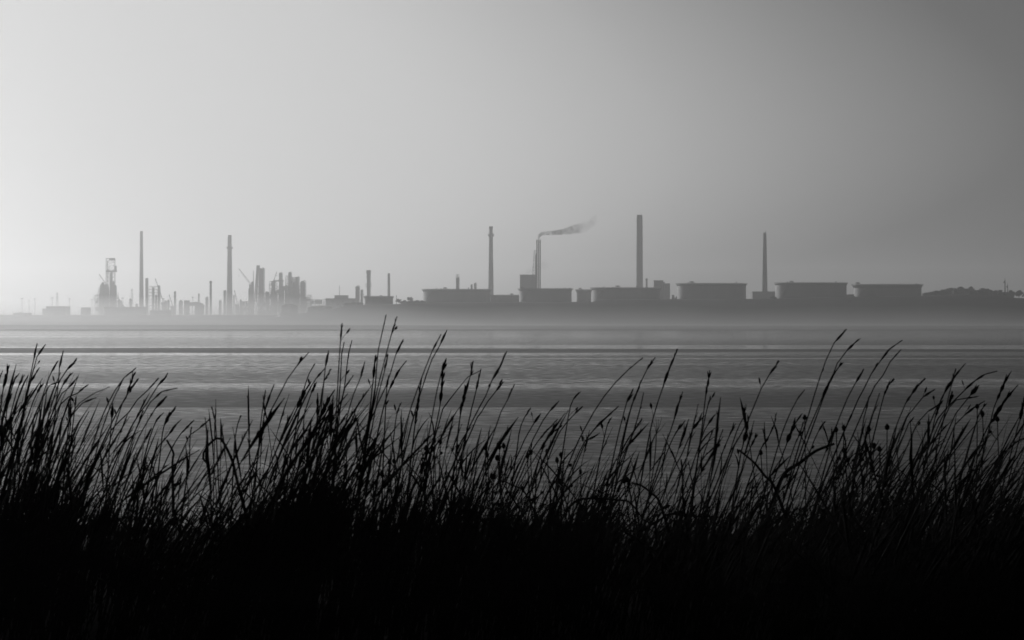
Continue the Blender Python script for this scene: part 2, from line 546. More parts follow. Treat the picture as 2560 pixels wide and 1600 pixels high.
def crane(label, tip, foot, Y, w=1.3, name="crane"):
    S = Y/F
    x, z0 = base(foot[0], Y)
    t = thing(name, label, "crane", (x, Y, z0))
    fz = py2z(foot[1], Y) - z0
    tx = px2x(tip[0], Y) - x; tz = py2z(tip[1], Y) - z0
    d = Vector((tx, 0, tz-fz)); L = d.length; d.normalize()
    u = Vector((0, 1, 0)); n = d.cross(u)
    b = MB(); N = max(6, int(L/4))
    def corner(k, i):
        ww = w*0.5*lerp(1.0, 0.45, k)
        return Vector((0, 0, fz)) + d*L*k + (u*ww*(1 if i in (0, 1) else -1)) + n*ww*(1 if i in (0, 3) else -1)
    for i in range(N):
        for c in range(4):
            b.bar(tuple(corner(i/N, c)), tuple(corner((i+1)/N, c)), 0.34)
            b.bar(tuple(corner(i/N, c)), tuple(corner((i+1)/N, (c+1) % 4)), 0.2)
    obj("boom", b, M_DARK, t)
    body = MB().box(-2.5 if tx > 0 else -3.5, 3.5 if tx > 0 else 2.5, -1.6, 1.6, max(fz-2.6, 1.2), fz+0.6)
    body.box(-3, 3, -2.2, 2.2, 0, max(fz-2.7, 1.0))
    obj("cab", body, M_DARK, t)
    p = Vector((0, 0, fz)) + d*L
    obj("hoist_rope", MB().tube([tuple(p), (p.x, p.y, p.z - L*0.35)], 0.08, 4), M_DARK, t)
    obj("hook_block", MB().box(p.x-0.4, p.x+0.4, -0.4, 0.4, p.z-L*0.35-1.2, p.z-L*0.35), M_DARK, t)
    return t

def lamp_mast(label, px, ty, Y, bracket=False):
    x, z0 = base(px, Y); H = py2z(ty, Y) - z0
    t = thing("lamp_mast", label, "lamp mast", (x, Y, z0), "high lamp masts at the left")
    obj("pole", MB().lathe(0, 0, [(0.5, 0), (0.3, H)], 8), M_DARK, t)
    mb = MB().ring(0, 0, H-0.9, H-0.2, 0.3, 1.5, 10)
    for a in range(6):
        c, s_ = math.cos(a*math.pi/3), math.sin(a*math.pi/3)
        mb.box(1.6*c-0.55, 1.6*c+0.55, 1.6*s_-0.4, 1.6*s_+0.4, H-1.0, H)
    obj("lamp_ring", mb, M_DARK, t)

def pylon(label, px, w, ty, Y):
    x, z0 = base(px, Y); H = py2z(ty, Y) - z0; hw = w/2*Y/F
    t = thing("pylon", label, "pylon", (x, Y, z0))
    mb = lattice(MB(), -hw, hw, -hw, hw, 0, H, 8, 0.3, top=(-hw*0.25, hw*0.25, -hw*0.25, hw*0.25))
    obj("tower", mb, M_DARK, t)
    for k in (0.7, 0.82, 0.94):
        obj("cross_arm", MB().bar((-hw*1.3, 0, H*k), (hw*1.3, 0, H*k), 0.35), M_DARK, t)

def building(label, l, r, ty, Y, depth=30, name="building", tiers=(), m=None, cat="building", windows=0):
    S = Y/F; x, z0 = base((l+r)/2, Y); z0 -= 0.5
    H = py2z(ty, Y)-z0; hw = (r-l)/2*S
    t = thing(name, label, cat, (x, Y, z0))
    obj("wall", MB().box(-hw, hw, 0, depth, 0, H), m or M_CLAD, t)
    obj("roof", MB().box(-hw-0.35, hw+0.35, -0.35, depth+0.35, H+0.004, H+0.6), M_STEEL, t)
    for tl, tr, tty, d0, d1 in tiers:
        xa = px2x(tl, Y)-x; xb = px2x(tr, Y)-x; h2 = py2z(tty, Y)-z0
        g = obj("upper_block", MB().box(xa, xb, d0, d1, H+0.605, h2), m or M_CLAD, t)
        obj("parapet", MB().ring(0, 0, 0, 0.6, 0.1, 0.2, 4) if False else MB().box(xa-0.3, xb+0.3, d0-0.3, d1+0.3, h2+0.003, h2+0.5), M_STEEL, g)
    for k in range(windows):
        cx = -hw + (k+0.5)*2*hw/windows
        zc = H*(0.45 + 0.3*(k % 2))
        obj("window", MB().box(cx-hw*0.07, cx+hw*0.07, -0.06, 0.3, zc-1.2, zc+1.2), M_DARK, t)
    d = obj("door", MB().box(-1.5, 1.5, -0.08, 0.2, 0.3, 4.2), M_DARK, t)
    return t

def framework(label, l, r, ty, Y, depth, nx, nz, vessels=(), name="steel_framework", w=0.55, fill=0.0, cat="process plant"):
    """open steel structure with decks and equipment standing on them"""
    S = Y/F; x, z0 = base((l+r)/2, Y)
    H = py2z(ty, Y)-z0; hw = (r-l)/2*S
    t = thing(name, label, cat, (x, Y, z0))
    fr = MB()
    xs = [lerp(-hw, hw, i/nx) for i in range(nx+1)]
    for i, xx in enumerate(xs):
        for yy in (0, depth):
            fr.bar((xx, yy, 0), (xx, yy, H*(1 if 0 < i < nx or nx < 2 else 0.97)), w)
    for k in range(1, nz+1):
        z = H*k/nz
        for yy in (0, depth): fr.bar((-hw, yy, z), (hw, yy, z), w*0.8)
        for xx in xs: fr.bar((xx, 0, z), (xx, depth, z), w*0.7)
        for i in range(nx):
            if (i+k) % 2: fr.bar((xs[i], 0, z-H/nz), (xs[i+1], 0, z), w*0.5)
            else: fr.bar((xs[i+1], 0, z-H/nz), (xs[i], 0, z), w*0.5)
    obj("frame", fr, M_STEEL, t)
    rr = random.Random(int(l*7+r))
    for k in range(1, nz+1):
        z = H*k/nz
        a, b_ = sorted((rr.uniform(-1, 1), rr.uniform(-1, 1)))
        if b_-a < 0.7: a, b_ = -0.95, 0.9
        obj("deck", MB().box(a*hw, b_*hw, 0.4, depth-0.4, z+0.35, z+0.6), M_STEEL, t)
        if rr.random() < fill:
            for q in range(rr.randint(1, 3)):
                c = rr.uniform(-0.8, 0.8)*hw; ww = rr.uniform(0.12, 0.3)*hw
                zz = H*(k-1)/nz+0.65
                hh = H/nz*rr.uniform(0.5, 0.92)
                if rr.random() < 0.5: obj("equipment", MB().box(c-ww, c+ww, 2, depth-2, zz, zz+hh), M_STEEL, t)
                else: obj("equipment", MB().lathe(c, depth/2, [(ww, zz), (ww, zz+hh*0.85), (ww*0.5, zz+hh)], 12), M_STEEL, t)
    for vl, vr, vy in vessels:
        xa = px2x(vl, Y)-x; xb = px2x(vr, Y)-x; vz = py2z(vy, Y)-z0
        rad = (xb-xa)/2
        obj("vessel", MB().lathe((xa+xb)/2, depth*0.5, [(rad, 0), (rad, vz-rad*0.8), (rad*0.7, vz-rad*0.3), (rad*0.15, vz)], 16), M_STEEL, t)
    return t

# ------------------------------------------------------------------ far shore, left to right
YL = 4500.0
lamp_mast("leftmost of the high lamp masts, above the low bank at the left edge", 55, 745.5, 4300)
lamp_mast("faint short lamp mast just right of the leftmost mast", 73, 751, 5200)
lamp_mast("faint lamp mast midway between leftmost mast and flat roofed block", 87, 746, 4900)
lamp_mast("lamp mast standing behind the leftmost flat roofed block", 130.6, 744, 4400)
lamp_mast("pale lamp mast right of the flat roofed block", 174, 746, 4800)
lamp_mast("lamp mast between the small square tank and the lattice tower", 230, 748, 4500)
lamp_mast("faint lamp mast between lattice tower and slim chimney", 307, 744.5, 4800)
lamp_mast("lamp mast beside the scaffolded columns and crane", 409, 746, 4700)
lamp_mast("lamp mast rising behind the open sided loading shed", 482, 742.4, 4400)
pylon("faint lattice pylon behind the leftmost flat roofed block", 143, 7, 731, 5200)
pylon("faint lattice pylon left of the slim chimney", 330, 8, 722, 5200)
building("long low shed at the far left edge half lost in mist", 33, 68, 783, 3150, 30, name="shed", cat="shed")
building("low flat roofed block left of the small square tank", 115, 163, 767, 3400, 40, name="flat_roofed_block")
building("small lean-to end of the flat roofed block at left", 106, 114, 773, 3420, 20, name="shed", cat="shed")
tank("small squat tank standing left of the lattice tower base", 202, 227, 768.5, 3300, rim=0)
tank("wide low tank at the foot of the slim left chimney", 260, 365, 768, 3250, rim=1, posts=((318, 766),), flare=1)
tank("low misty tank right of the slim left chimney", 375, 427, 776.5, 3200, rim=1, flare=1)

# tall lattice tower with its unit
def lattice_tower():
    Y = YL; S = Y/F
    x, z0 = base(275, Y)
    t = thing("lattice_tower", "tall open lattice tower with a column inside at the left", "tower", (x, Y, z0))
    hw = 10.2*S; H = py2z(645.5, Y)-z0
    z1 = py2z(676, Y)-z0; z2 = py2z(766, Y)-z0
    obj("frame", lattice(MB(), -hw*1.12, hw*1.12, 0, 12, 0, H, 15, 0.5, top=(-hw, hw, 0, 12)), M_STEEL, t)
    obj("top_deck", MB().box(-hw*0.3, hw*1.02, 0.5, 11.5, H-3.4, H-0.2), M_STEEL, t)
    obj("platform", MB().box(-hw*1.0, hw*1.45, -1, 13, z1-2.4, z1), M_STEEL, t)
    obj("side_cabin", MB().box(hw*1.05, hw*1.45, 3, 9, z1+0.003, z1+7), M_STEEL, t)
    obj("reactor_column", MB().lathe(hw*0.15, 6, [(4.0*S, 0), (4.0*S, z1-28), (3.3*S, z1-26), (3.3*S, z1-5), (2*S, z1-2.5)], 16), M_STEEL, t)
    obj("side_vessel", MB().lathe(hw*0.78, 6, [(2.7*S, 0), (2.7*S, py2z(706, Y)-z0), (1.3*S, py2z(703, Y)-z0)], 12), M_STEEL, t)
    pp = MB()
    for k, xx in enumerate((-0.7, -0.35, 0.5)):
        pp.tube([(xx*hw, 4, 2), (xx*hw, 4, H*(0.95-0.1*k)), (xx*hw+2, 5, H*(0.96-0.1*k))], 0.5, 6)
    obj("riser_pipe", pp, M_STEEL, t)
lattice_tower()
framework("broad dense plant block at the foot of the lattice tower", 243, 290, 730, YL+20, 25, 6, 7, vessels=((247, 260, 708), (262, 270, 722), (280, 289, 712)), fill=0.9)
framework("stepped outer staging left of the dense plant block", 235, 250, 738, YL-10, 14, 3, 5, fill=0.6, w=0.45)
framework("tall stair frame rising left of the lattice tower", 247, 262, 716, YL+5, 12, 3, 7, vessels=((252, 259, 705),), fill=0.8)
framework("low equipment frame between lattice tower and inclined boom", 288, 300, 752, YL, 14, 2, 3, vessels=((293, 298, 748),), fill=0.8)
crane("thin crane jib slanting up left behind the lattice tower", (248, 685.5), (266, 712), YL+30, 1.2)
crane("thick inclined crane boom leaning against the lattice tower", (286.5, 729), (305, 764), YL-120, 2.6)
column("stub column beside the foot of the inclined boom", 301, 304.5, 752, YL-110, rings=((757, 1.2),))
column("short shaggy vessel between pylon and slim left chimney", 323.5, 329.5, 746, YL, rings=((752, 1.5), (758, 1.5)))
column("small squat vessel hugging the slim chimney foot", 338, 345, 759, YL, pipe=False)
chimney("tall slim tapering chimney, leftmost of the chimneys", 350.3, 357, 577.6, 348, 359.3, 767, YL)
column("straight column close right of the slim left chimney", 363.3, 370, 695.5, YL-40, dome=False, rings=((712, 1),))
framework("pale scaffold between two columns right of slim left chimney", 371, 399, 716, YL+60, 12, 4, 9, w=0.35)
column("left column inside the pale scaffold", 380, 385, 718, YL+20, rings=((735, 1),))
column("short middle column inside the pale scaffold", 388, 392, 737, YL+20)
column("stout right column beside the pale scaffold", 394, 399.5, 713.5, YL+10, rings=((726, 1.0), (742, 1.0)))
crane("crane with boom crossing the right scaffold column", (388, 696), (409, 757), YL-60, 1.5)
crane("small crane with thin jib right of the scaffold", (422.5, 736), (432, 766), YL-80, 1.0)
tank("pair of vertical drums right of the scaffold, left one", 411, 417, 753, YL, rim=0, name="drum", dome=1.5)
tank("pair of vertical drums right of the scaffold, right one", 418, 424, 751.5, YL, rim=0, name="drum", dome=1.5)
column("lone column left of the rounded drum and loading shed", 435, 439.5, 728, YL, rings=((733, 1), (742, 1)))
tank("rounded drum between lone column and loading shed", 447, 457, 756, YL, rim=0, dome=4, name="drum")

def loading_shed():
    Y = 3900.0; S = Y/F; x, z0 = base(485, Y)
    t = thing("loading_shed", "dark humped loading shed with a bright opening under its roof", "shed", (x, Y, z0))
    def X(p): return px2x(p, Y)-x
    def Z(p): return py2z(p, Y)-z0
    obj("tower_block", MB().box(X(460), X(471), 0, 16, 0, Z(751)), M_DARK, t)
    mb = MB()
    pts = [(471, 756), (478, 756), (488, 754.5), (497, 756), (504, 758.5), (509, 764)]
    for (a, za), (b, zb) in zip(pts, pts[1:]):
        n = len(mb.v)
        mb.v += [(X(a), 0, Z(za)), (X(b), 0, Z(zb)), (X(b), 16, Z(zb)), (X(a), 16, Z(za)), (X(a), 0, Z(764.5)), (X(b), 0, Z(764.5)), (X(b), 16, Z(764.5)), (X(a), 16, Z(764.5))]
        mb.f += [(n, n+1, n+2, n+3), (n+4, n+7, n+6, n+5), (n, n+4, n+5, n+1), (n+2, n+6, n+7, n+3), (n+1, n+5, n+6, n+2), (n, n+3, n+7, n+4)]
    obj("roof", mb, M_DARK, t)
    obj("end_wall", MB().box(X(486.5), X(508), 0.2, 15.8, 0, Z(764.5)), M_DARK, t)
    for p in (473, 479.5):
        obj("post", MB().bar((X(p), 1, 0), (X(p), 1, Z(764.5)), 0.5), M_DARK, t)
loading_shed()
column("thin column standing behind the loading shed", 495, 498.5, 734, YL+100, dome=False)
column("fat round topped vessel left of the thin dark stack", 513.5, 520, 742, YL, rings=((747, 1),))
chimney("thin dark stack with a notched top left of ringed chimney", 524.6, 529.3, 702, 524.2, 529.8, 770, 3800, rings=((706, 0.9, 0.3),), name="stack", m=M_DARK, cat="stack")
column("short rounded vessel left of the ringed chimney's side column", 547, 553, 750, YL)
column("column standing just left of the ringed chimney", 558.5, 564.8, 726, YL-30, dome=False, rings=((737, 1),))
chimney("tall ringed chimney, second of the chimneys from the left", 569.2, 578.6, 587.6, 566.8, 581.6, 767, YL, rings=((619, 3.0, 4.0),))
column("slim pipe column at the right foot of ringed chimney", 583, 586, 738, YL+30)
crane("small dark crane jib right of the ringed chimney", (586.4, 726), (593.7, 762), YL-100, 1.4)
framework("low pipework frame between ringed chimney and column cluster", 597, 622, 754, YL, 20, 5, 3, vessels=((598, 603, 748), (612, 617, 752)), fill=0.8)
crane("large pale crane jib slanting left above the column cluster", (597.3, 672), (628, 712), YL+80, 2.2)
column("thin column at the left end of the column cluster", 621, 625.5, 720, YL)
column("spired column left of the leaning tower", 628.3, 634, 703.7, YL+20, rings=((715, 1),))
chimney("needle thin vent mast on the spired column", 633.2, 634.2, 676, 633, 634.6, 704, YL+10, name="vent_mast", m=M_STEEL, cat="mast")
def leaning_tower():
    Y = YL-20; x, z0 = base(640, Y)
    t = thing("conveyor_tower", "slanting lattice tower leaning on the fattest column", "tower", (x, Y, z0))
    def X(p): return px2x(p, Y)-x
    H = py2z(663.7, Y)-z0
    mb = lattice(MB(), X(633), X(645), 0, 8, 0, H, 14, 0.75, top=(X(642), X(648), 0, 8))
    obj("frame", mb, M_STEEL, t)
    obj("head_cabin", MB().box(X(641.8), X(647.8), 0.5, 7.5, H-9, H), M_STEEL, t)
    obj("chute", MB().tube([(X(640), 4, 20), (X(644.5), 4, H-4)], 1.5, 6), M_STEEL, t)
leaning_tower()
column("fattest column of the refinery, step shouldered, right of leaning tower", 648, 660, 670.5, YL, dome=False, rings=((675, 0.3),), m=M_STEEL)
framework("equipment frame at the foot of the fattest column", 640, 668, 734, YL-40, 20, 4, 5, vessels=((662, 668, 728),), fill=0.9)
framework("skeletal tower left in the column cluster", 673, 691, 703.7, YL+10, 14, 3, 9, vessels=((680, 688, 700),), fill=0.4, w=0.5)
crane("short crane jib poking up from the skeletal tower", (692, 679), (683.7, 704), YL, 1.1)
def pipe_bridge():
    Y = YL; x, z0 = base(692, Y)
    t = thing("pipe_bridge", "horizontal pipe bridge from skeletal tower to pointed column", "pipe", (x, Y, z0))
    def X(p): return px2x(p, Y)-x
    z = py2z(702, Y)-z0
    obj("pipe", MB().tube([(X(684), 3, z), (X(709), 3, z)], 1.15, 8), M_STEEL, t)
    obj("support", MB().bar((X(686), 3, 0), (X(686), 3, z-1), 0.8).bar((X(707), 3, 0), (X(707), 3, z-1), 0.8), M_STEEL, t)
pipe_bridge()
column("pointed column, left of the two tallest in the cluster", 697.3, 705.3, 681, YL+10, rings=((700, 1.5),))
column("tall round topped column in the middle of the cluster", 720.3, 728.6, 679.7, YL+10, rings=((694, 2.0), (709, 2.0)))
framework("lattice stair tower left of the round topped column", 713, 721, 690, YL, 8, 2, 10, w=0.4)
framework("platform frame linking the two right columns", 727, 741, 693.7, YL+5, 12, 3, 9, fill=0.8, w=0.5)
column("square shouldered column right in the cluster", 738.4, 747.6, 692, YL, dome=False)
column("rightmost cluster column with side balconies", 750.5, 763, 702, YL-10, rings=((715, 2.0), (726, 2.2)), bulge=None)
framework("massive equipment block under the column cluster", 693, 748, 716, YL-30, 28, 8, 8, vessels=((697, 708, 714), (710, 719, 712), (730, 738, 704), (722, 730, 700)), fill=1.0)
framework("lower equipment block left in the column cluster", 662, 700, 736, YL-50, 22, 6, 5, vessels=((667, 671, 729), (675, 683, 722), (686, 692, 726)), fill=1.0)
framework("low front block below the rightmost cluster columns", 740, 772, 743, YL-60, 22, 5, 4, fill=1.0)
framework("long pipe rack right of the column cluster", 766, 815, 749, YL-40, 10, 9, 3, w=0.5, fill=0.5)
framework("small railed deck above the pipe rack", 768, 779, 738, YL-30, 8, 3, 2, w=0.35)
tank("small humped tank on the shore below the column cluster", 702, 744, 764.5, 3150, rim=0, dome=2.0)
tank("low wide tank on the shore below the pipe rack", 768, 823, 767.5, 3150, rim=0, dome=1.2)
# middle
building("two tier flat roofed block with a thin aerial", 813.6, 889, 747, 3900, 30, name="office_block", tiers=((836, 868.6, 739, 2, 24),), windows=6)
chimney("hair thin aerial on the two tier flat roofed block", 848.6, 849.4, 713, 848.4, 849.6, 739, 3905, name="aerial", m=M_STEEL, cat="aerial")
column("round topped column at the right end of two tier block", 888.5, 898, 714.6, 3950, rings=((720, 0.6),))
column("shorter pointed column beside the round topped column", 901.5, 907, 724, 3950, rings=((737, 3),))
column("tall distillation column with twin balconies and bulging crown", 917, 925.4, 676, 3900, dome=False, rings=((678, 2), (683, 1.8), (692, 1.6), (710.5, 3.6), (716.5, 3.8)), bulge=(675, 684, 0.9))
chimney("plain thin stack right of the balconied distillation column", 969.2, 975.0, 683.3, 969, 975.5, 741, 3900, name="stack", m=M_STEEL, cat="stack")
tank("low tank below the distillation column and thin stack", 911, 982.6, 741, 3080, rim=2.2, humps=((954, 5, 738),), flare=2.0)
column("slim pole between low tank and wind bent tree", 990.4, 991.8, 738, 3020, dome=False, pipe=False, name="post", cat="post")
tank("first big tank from the left among the large row", 1058, 1225.5, 723, 3060, rim=3.6, humps=((1114, 9, 718),), posts=((1093, 720), (1104, 720.5), (1172.5, 719)))
column("flare stack with an open frame top behind first big tank", 1140.8, 1147.2, 694, 3700, dome=False, rings=((700, 1.0), (706, 1.0)), name="flare_stack", cat="stack")
framework("open cage on the flare stack head", 1140, 1148.3, 687, 3700, 5, 2, 20, w=0.3, name="cage", cat="cage")
column("shorter of two faint vessels behind the first big tank", 1176.5, 1181, 711, 3900)
column("taller of two faint vessels behind the first big tank", 1185, 1190.6, 707, 3900)
chimney("capped chimney with a conical balcony between first two big tanks", 1223.9, 1232.2, 566.4, 1221, 1234, 737, 4000, rings=((587, 3.2, 7.0),), cap=(0.7, 3.4))
tank("low tank filling the gap between first two big tanks", 1222, 1299, 738, 3200, rim=0.8, humps=((1279, 7, 733.5),), posts=((1258, 736.5),), flare=1)
tank("second big tank, below the smoking flues", 1298, 1429, 721.5, 3045, rim=3.6, humps=((1304.6, 7, 717),), posts=((1412, 719), (1424, 719.5)))
building("plain square boiler house left of the smoking flues", 1299.8, 1338.8, 687.7, 3650, 24, name="boiler_house", m=M_CLAD)
def flues():
    Y = 3640.0; S = Y/F; x, z0 = base(1346, Y)
    t = thing("flue_stack", "cluster of upright flues in a frame trailing smoke", "chimney", (x, Y, z0))
    def X(p): return px2x(p, Y)-x
    H = py2z(599, Y)-z0
    for k, (p, yy) in enumerate(((1342.1, 0), (1346.2, 0), (1350.5, 0), (1342.2, 5), (1350.4, 5))):
        obj("flue", MB().lathe(X(p), yy, [(1.5*S, 0), (1.45*S, H), (1.15*S, H), (1.1*S, H-3)], 14), M_CONC, t)
    fr = MB()
    for i in range(1, 24):
        z = H*i/24
        fr.bar((X(1341), -1.5, z), (X(1352), -1.5, z), 0.3)
        fr.bar((X(1341), 5.5, z), (X(1352), 5.5, z), 0.3)
        if i < 13: fr.bar((X(1341), -1.5, z-H/24), (X(1352), -1.5, z), 0.22)
    obj("bracing", fr, M_STEEL, t)
    Ht = py2z(626, Y)-z0
    zb = 0
    pyb = HOR - (z0-EYE)/Y*F
    sl = (1335.5-1331.5)/(685-626)
    obj("side_tower", lattice(MB(), X(1335.5 - sl*(pyb-626)), X(1341), 1, 5, zb, Ht, 16, 0.42, top=(X(1335.5), X(1341), 1, 5)), M_STEEL, t)
    obj("duct", MB().tube([(X(1339.5), 2.5, 5), (X(1339.8), 2.5, Ht-6), (X(1342), 2.5, Ht-4)], 0.9, 8), M_STEEL, t)
flues()
tank("small tank squeezed between second and third big tanks", 1441, 1478, 724.6, 3300, rim=2.6, humps=((1450, 7, 719.5),), flare=2.5)
tank("third big tank, in front of the broadest chimney", 1479.6, 1650.2, 719, 3040, rim=4.0, humps=((1541, 10, 713.7),), posts=((1507.4, 716), (1530, 717), (1588.7, 715.3)))
chimney("broadest and tallest chimney, shouldered top, behind third big tank", 1592.2, 1606.8, 537, 1591, 1607.3, 718, 3900, shoulder=5.0)
column("thin short stack right of the broadest chimney", 1614.3, 1618.8, 696, 3800, dome=False, rings=((699, 0.8),), pipe=False, name="stack", cat="stack")
building("pale stepped building between third and fourth big tanks", 1660.5, 1675, 709.7, 3600, 18, name="stepped_building", windows=2)
building("taller left half of the pale stepped building", 1635, 1658, 702, 3620, 18, name="stepped_building", tiers=())
building("narrow stair block joining both halves of stepped building", 1658.1, 1661.5, 706, 3625, 10, name="stair_block")
tank("fourth big tank, right of the stepped building", 1693, 1864.7, 708.3, 3040, rim=3.4, humps=((1725.5, 10, 703),), posts=((1717, 706), (1836, 704.5)))
building("low flat building at the foot of the tapered right chimney", 1881.4, 1941, 730, 3500, 30, name="flat_building")
chimney("tapered spiky topped chimney, rightmost of all", 1908.3, 1915.6, 583, 1905.6, 1918.7, 730, 3560, spikes=4)
tank("fifth big tank, right of the tapered chimney", 1938.3, 2116, 706.6, 3040, rim=3.0, humps=((1972, 8, 702),), posts=((1963, 704), (2082, 703.5)))
tank("sixth and last big tank beside the wooded ridge", 2134, 2303, 710.8, 3060, rim=5.0, humps=((2141, 9, 705.5),), posts=((2284, 708.5),), flare=3.0)
def mast(label, px, w, ty, Y):
    x, z0 = base(px, Y); H = py2z(ty, Y)-z0; hw = w/2*Y/F
    t = thing("radio_mast", label, "mast", (x, Y, z0))
    obj("tower", lattice(MB(), -hw, hw, -hw, hw, 0, H, 14, 0.3, top=(-hw*0.4, hw*0.4, -hw*0.4, hw*0.4)), M_DARK, t)
    obj("antenna", MB().tube([(0, 0, H-1), (0, 0, H+2.5)], 0.2, 5), M_DARK, t)
    obj("dish", MB().lathe(-0.7, 0, [(0.9, H-3.2), (1.1, H-2.4), (0.5, H-1.4)], 10), M_DARK, t)
mast("tall thin lattice mast above the wooded ridge at right", 2512.5, 3.4, 700, 3100)
mast("shorter faint mast right of the lattice mast", 2519, 2.6, 712, 3400)

# ------------------------------------------------------------------ far trees
def tree(label, px, w, ty, Y, group=None, lean=0.0, name="tree", sparse=1.0, base_py=None, flat=1.0):
    S = Y/F; x, z0 = base(px, Y)
    H = max(3.0, py2z(ty, Y)-z0); hw = w/2*S
    rr = random.Random(int(px*13+ty))
    t = thing(name, label, "tree" if name == "tree" else "bush", (x, Y, z0-0.3), group)
    tr = MB()
    lx = lean*H
    tr.tube([(0, 0, 0), (lx*0.25, 0, H*0.3), (lx*0.6, 0, H*0.6), (lx, 0, H*0.9)], [H*0.035, H*0.028, H*0.018, H*0.006], 7)
    for k in range(7):
        a = rr.uniform(0, 6.28); zz = H*rr.uniform(0.25, 0.6)
        ex = lx*0.8+hw*rr.uniform(0.5, 0.9)*math.cos(a)
        tr.tube([(lx*zz/H*0.9, 0, zz), (lerp(lx*zz/H, ex, 0.55), hw*0.4*math.sin(a), zz+H*0.16), (ex, hw*0.8*math.sin(a), min(H*0.95, zz+H*0.3))], [H*0.014, H*0.009, H*0.003], 5)
    obj("trunk", tr, M_BARK, t)
    v = []; f = []
    lumps = []
    low = 0.12 if sparse >= 0.7 else 0.42
    for k in range(14):
        a = rr.uniform(0, 6.28); q = rr.uniform(0, 0.8)
        zc = H*rr.uniform(low, 0.8)
        sh = math.cos(max(0, zc/H-0.35)*1.9)**0.6 if sparse >= 0.7 else math.sin(math.pi*min(1, max(0.12, zc/H)))**0.5
        lumps.append((lx*zc/H+hw*q*sh*math.cos(a), hw*q*sh*math.sin(a), zc*flat, hw*rr.uniform(0.25, 0.45)))
    lumps.append((lx*0.95, 0, H*0.84, hw*0.3))
    N = int(1500*sparse)
    for k in range(N):
        c = rr.choice(lumps)
        while True:
            d = (rr.uniform(-1, 1), rr.uniform(-1, 1), rr.uniform(-1, 1)); l = math.sqrt(d[0]**2+d[1]**2+d[2]**2)
            if 0.3 < l < 1: break
        rad = c[3]*(0.6+0.45*rr.random())
        p = Vector((c[0]+d[0]*rad/l*l**0.4, c[1]+d[1]*rad/l*l**0.4, c[2]+d[2]*rad*0.8))
        if p.z > H: p.z = H-rr.random()*0.6
        if p.z < 0.3: p.z = 0.3
        s_ = rr.uniform(0.3, 0.9)*max(0.7, min(1.3, H/9))
        u = Vector((rr.uniform(-1, 1), rr.uniform(-1, 1), rr.uniform(-1, 1))).normalized(); w2 = u.orthogonal().normalized()*s_; u = u*s_
        n = len(v)
        v += [tuple(p-u), tuple(p+w2*0.7), tuple(p+u), tuple(p-w2*0.7)]
        f.append((n, n+1, n+2, n+3))
    link_mesh("crown", v, f, M_LEAF, t)
    return t
G_R = "trees on the wooded ridge at right"
ridge = [(2316, 16, 733), (2328, 18, 731), (2340, 20, 727.5), (2352, 18, 728.5), (2364, 22, 724.5), (2377, 24, 721), (2389, 18, 725), (2402, 26, 717.8), (2415, 20, 722),
         (2427.5, 15, 716.5), (2437, 20, 726), (2447, 20, 726), (2458, 24, 721.5), (2469, 20, 722.5), (2480, 20, 728), (2491, 20, 727), (2502, 18, 725.5), (2512, 20, 731), (2527, 18, 726)]
ords = ["nearest the last big tank", "second tree right of the last big tank", "third tree right of the last big tank", "fourth tree right of the last big tank", "fifth tree right of the last big tank", "sixth tree right of the last big tank, broad crowned", "low tree left of the highest rounded crown",
        "highest rounded crown in the middle of the ridge", "low tree in the notch right of the highest crown", "narrow upright spiky tree on the ridge top", "low tree right of the narrow upright tree", "low tree midway along the right half of ridge",
        "broad domed tree right of the ridge middle", "tree touching the right side of the broad domed tree", "low tree in the dip right of the domed tree", "fourth tree left of the lattice mast's right neighbour", "tree just left of the lattice mast", "low tree at the foot of the lattice mast", "round tree just right of the lattice mast"]
for (p, w, y), lab in zip(ridge, ords):
    tree("dark ridge tree, "+lab if not lab.startswith(("highest", "broad", "narrow")) else lab, p, w*1.75, y-1.6, 3000 + (p*7 % 60), G_R)
tree("open branched tree apart from the ridge at the right picture edge", 2547, 27, 724, 2990, G_R, lean=0.12, sparse=0.55)
tree("bare low tree cut by the right picture edge", 2562, 14, 731, 2985, G_R, sparse=0.6)
G_B = "bushes along the embankment"
bush = [(783, 22, 764.5, 3000, "bush on the bank below the pipe rack"), (803, 24, 763.5, 2990, "rounded bush left of the bank below two tier block"), (822, 22, 766, 2990, "low bush under left end of two tier block"),
        (868, 24, 760.5, 2975, "bush under the right tier of two tier block"), (884, 24, 758.8, 2975, "tallest bush left of the low tank"), (900, 20, 760.5, 2975, "bush beside the low tank's left edge"),
        (1008, 14, 758.5, 2975, "bush at the foot of the wind bent tree"), (1026, 18, 755, 2975, "bush right of the wind bent tree"), (1043, 24, 750.5, 2980, "largest bush, left of the first big tank"), (1056, 16, 753, 2980, "bush touching the first big tank"),
        (1683, 9, 735.5, 3200, "upright bush in the gap left of the fourth big tank"), (1691, 7, 740, 3200, "small bush touching the fourth big tank"), (1934, 14, 741, 2990, "bush at the fifth big tank's left foot"), (2122, 14, 739.5, 3000, "bush in the gap between last two big tanks"), (2131, 12, 739.8, 3000, "bush at the last big tank's left foot")]
for p, w, y, Yb, lab in bush:
    tree(lab, p, w*1.25, y, Yb, G_B, name="bush", sparse=0.7)
tree("wind bent dark tree leaning right beside the first big tank", 1015, 26, 742, 2985, lean=0.75, sparse=1.0)
tree("thin arching tree left of the wind bent tree", 999, 20, 746, 2985, lean=-0.3, sparse=0.35)

